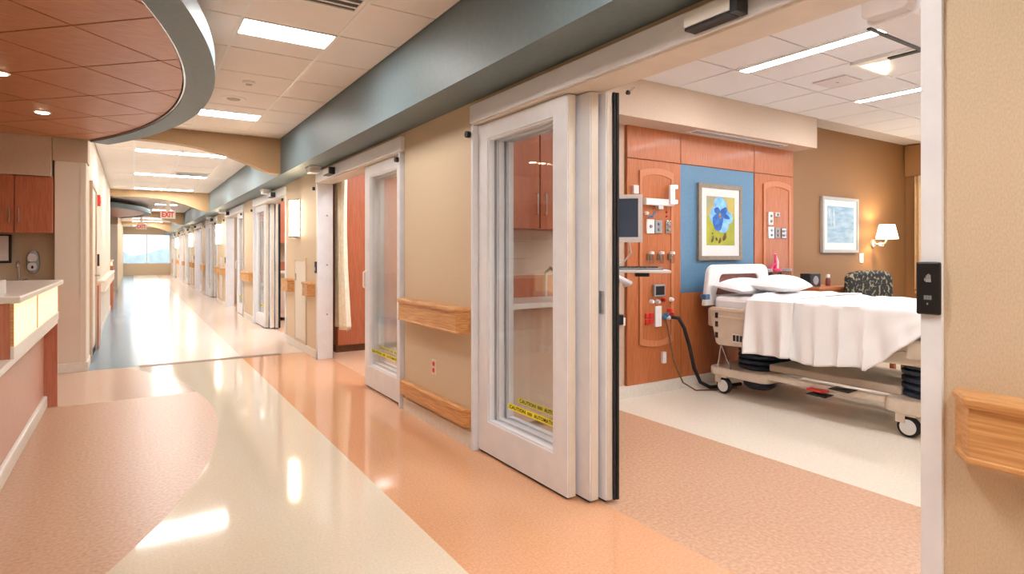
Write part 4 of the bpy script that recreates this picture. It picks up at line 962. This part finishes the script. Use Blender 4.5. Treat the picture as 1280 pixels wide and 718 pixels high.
# ================================================================== PATIENT ROOM CEILING ITEMS
def strip(x0, x1, y0, y1, label, group): return ceiling_light((x0, x1, y0, y1), label, group, 'strip', 2.771)
strip(4.10, 4.23, 1.20, 3.0, 'narrow lit ceiling strip over the near side of the bed', 'room strip lights')
strip(5.88, 6.00, 1.20, 3.0, 'narrow lit ceiling strip over the far side of the bed', 'room strip lights')
strip(7.60, 7.73, 1.20, 3.0, 'narrow lit ceiling strip near the window wall', 'room strip lights')
strip(2.45, 2.57, .30, 1.50, 'narrow lit ceiling strip just inside the near door', 'room strip lights')
t = thing('ceiling_speaker', 'flat square speaker plate in the room ceiling', 'speaker', (5.08, 2.72, 2.762))
B(4.94, 5.22, 2.58, 2.86, 2.760, 2.7715).build('plate', 'screen_white', t, bevel=.002); MB().lathe((5.08, 2.72, 2.757), [(.012, 0), (.014, .005)], 10).build('indicator', 'grey_plastic', t)
t = thing('exam_light', 'recessed exam light with lit lens and black slot in room ceiling', 'ceiling light', (5.0, 2.1, 2.75))
MB().box(4.70, 5.34, 1.78, 1.81, 2.757, 2.7715).box(4.70, 5.34, 2.39, 2.42, 2.757, 2.7715).box(4.70, 4.73, 1.81, 2.39, 2.757, 2.7715).box(5.31, 5.34, 1.81, 2.39, 2.757, 2.7715).build('frame', 'white_paint', t)
B(4.731, 5.309, 1.811, 2.389, 2.764, 2.7715).build('backing', 'room_tile', t)
MB().add([(4.80, 2.385, 2.7635), (5.20, 2.385, 2.7635), (4.84, 2.20, 2.7635), (4.84, 2.32, 2.735), (5.10, 2.34, 2.735)], [(0, 1, 4, 3), (0, 3, 2), (2, 3, 4), (2, 4, 1), (0, 2, 1)]).build('lens', 'shade_glow', t)
B(4.745, 4.795, 1.83, 2.17, 2.752, 2.7635).build('slot', 'black', t)
t = thing('lift_motor', 'white rounded ceiling lift housing near the door', 'patient lift', (3.9, 1.55, 2.55))
MB().prism([(1.42, 2.68), (1.42, 2.58), (1.45, 2.56), (1.66, 2.56), (1.69, 2.58), (1.69, 2.68), (1.66, 2.70), (1.45, 2.70)], 3.46, 4.7, 'x').build('housing', 'header_white', t, bevel=.008)
MB().prism([(1.44, 2.67), (1.44, 2.59), (1.46, 2.575), (1.65, 2.575), (1.67, 2.59), (1.67, 2.67), (1.65, 2.69), (1.46, 2.69)], 3.36, 3.459, 'x').build('end_cap', 'screen_white', t, bevel=.008)
B(3.47, 4.69, 1.672, 1.694, 2.552, 2.562).build('edge_strip', 'dark_plastic', t)
for x in (3.7, 4.2): B(x, x + .06, 1.52, 1.58, 2.70, 2.7715).build('hanger', 'alu', t)
# curtain hook bits at the header
for (yy, nm) in ((2.20, 'beside the door panels'), ):
    t = thing('guide_roller', 'small dark door guide roller ' + nm, 'roller', (2.13, yy, 2.10))
    MB().lathe((2.122, yy, 2.118), [(.012, 0), (.012, .012)], 12, 'x').build('wheel', 'dark_plastic', t); MB().tube([(2.130, yy, 2.118), (2.130, yy - .04, 2.136)], .006, 6).build('arm', 'steel', t)

# ================================================================== SINK CASEWORK SEEN THROUGH THE GLASS
def sink_unit(dy, who):
    for i, (xa, xb, h) in enumerate(((2.13, 2.52, 'r'), (2.521, 2.93, 'l'))):
        upper_cab(xa, xb, 3.52 + dy, 3.88 + dy, 1.48, 2.42, 'tall wooden wall cabinet, %s of the pair %s' % (('door side', 'window side')[i], who), hand=h)
    t = thing('sink_counter', 'pale sink counter under the wooden cabinets ' + who, 'counter', (2.6, 3.7 + dy, 0))
    B(2.13, 3.03, 3.40 + dy, 3.88 + dy, .905, .945).build('worktop', 'solid_surface', t, bevel=.004)
    B(2.13, 3.03, 3.865 + dy, 3.88 + dy, .945, 1.12).build('backsplash', 'wood_red', t)
    B(2.13, 3.03, 3.55 + dy, 3.88 + dy, .06, .90).build('cabinet_body', 'wall_pink', t)
    MB().tube([(2.8, 3.83 + dy, .945), (2.8, 3.83 + dy, 1.14), (2.8, 3.77 + dy, 1.18), (2.8, 3.70 + dy, 1.14)], .012, 8).build('spout', 'steel', t, smooth=True)
sink_unit(0, 'behind the near glass door'); sink_unit(P, 'in the third room')
# curtained room: wardrobe and curtain
wd = thing('wardrobe', 'tall orange wood wardrobe inside the curtained room', 'wardrobe', (2.7, 7.9, 0))
B(2.23, 3.39, 7.62, 8.045, .09, 2.55).build('body', 'wood_red', wd); B(2.23, 3.39, 7.66, 8.045, 0, .09).build('plinth', 'floor_brown', wd)
for (a, b) in ((2.234, 2.808), (2.812, 3.386)): dd = B(a, b, 7.60, 7.62, .10, 2.54).build('door', 'wood_red', wd, bevel=.002); MB().tube([(b - .04, 7.60, 1.0), (b - .04, 7.57, 1.0), (b - .04, 7.57, 1.2), (b - .04, 7.60, 1.2)], .006, 6).build('handle', 'steel', dd)
def cur(u, v):
    z = .36 + 1.90 * v; y = 7.53 - u * (.62 - .10 * v - .06 * math.sin(v * PI))
    a = .030 + .010 * (1 - v)
    return (2.175 + a * math.sin(u * 24 + .25 * math.sin(v * 2.2)) + .010 * math.sin(v * 3 + u * 3), y, z + .012 * math.sin(u * 9) * (1 - v) ** 3)
ct = thing('privacy_curtain', 'cream patterned privacy curtain hanging in the doorway', 'curtain', (2.175, 7.2, .36))
MB().grid(cur, 60, 24).build('fabric', 'curtain_cream', ct, smooth=True, solid=.004, fix=False)
MB().grid(lambda u, v: (2.175 + .035 * math.sin(u * 24 + .6 * math.sin(4 + v)), 7.53 - u * .52, 2.26 + .24 * v), 60, 4).build('mesh_top', 'linen', ct, smooth=True, solid=.003, fix=False)
tag(B(2.16, 2.19, 4.12, 7.56, 2.50, 2.53).build('curtain_track', 'alu'), 'white curtain track inside the curtained room', 'track')
# jamb screws of door 2
for zz in (.55, 1.15, 1.75):
    o = MB().lathe((1.99, 7.215, zz), [(.010, 0), (.010, .006)], 10, 'y').build('jamb_screw', 'grey_plastic', d2)
# lights in the other rooms
for k in range(2): ceiling_light((2.45, 2.57, (5.0, 9.6)[k], (6.4, 11.0)[k]), 'added unseen ceiling strip just inside the %s' % ('curtained doorway', 'third doorway')[k], 'other room strips', 'strip', 2.771)  # unseen strips added to brighten the curtain, wardrobe and third room entry
for k in range(0, 4):
    for (xa, ya) in ((3.0, 5.4), (5.2, 5.4)):
        ceiling_light((xa, xa + .13, ya + P * k, ya + 1.5 + P * k), 'narrow lit ceiling strip in the room %s' % ('behind the curtain' if k == 0 else 'farther down the corridor'), 'other room strips', 'strip', 2.771)
    for (xa, ya) in ((3.0, 1.2), ):
        if k: ceiling_light((xa, xa + .13, ya + P * k, ya + 1.5 + P * k), 'narrow lit ceiling strip in the room farther down the corridor', 'other room strips', 'strip', 2.771)
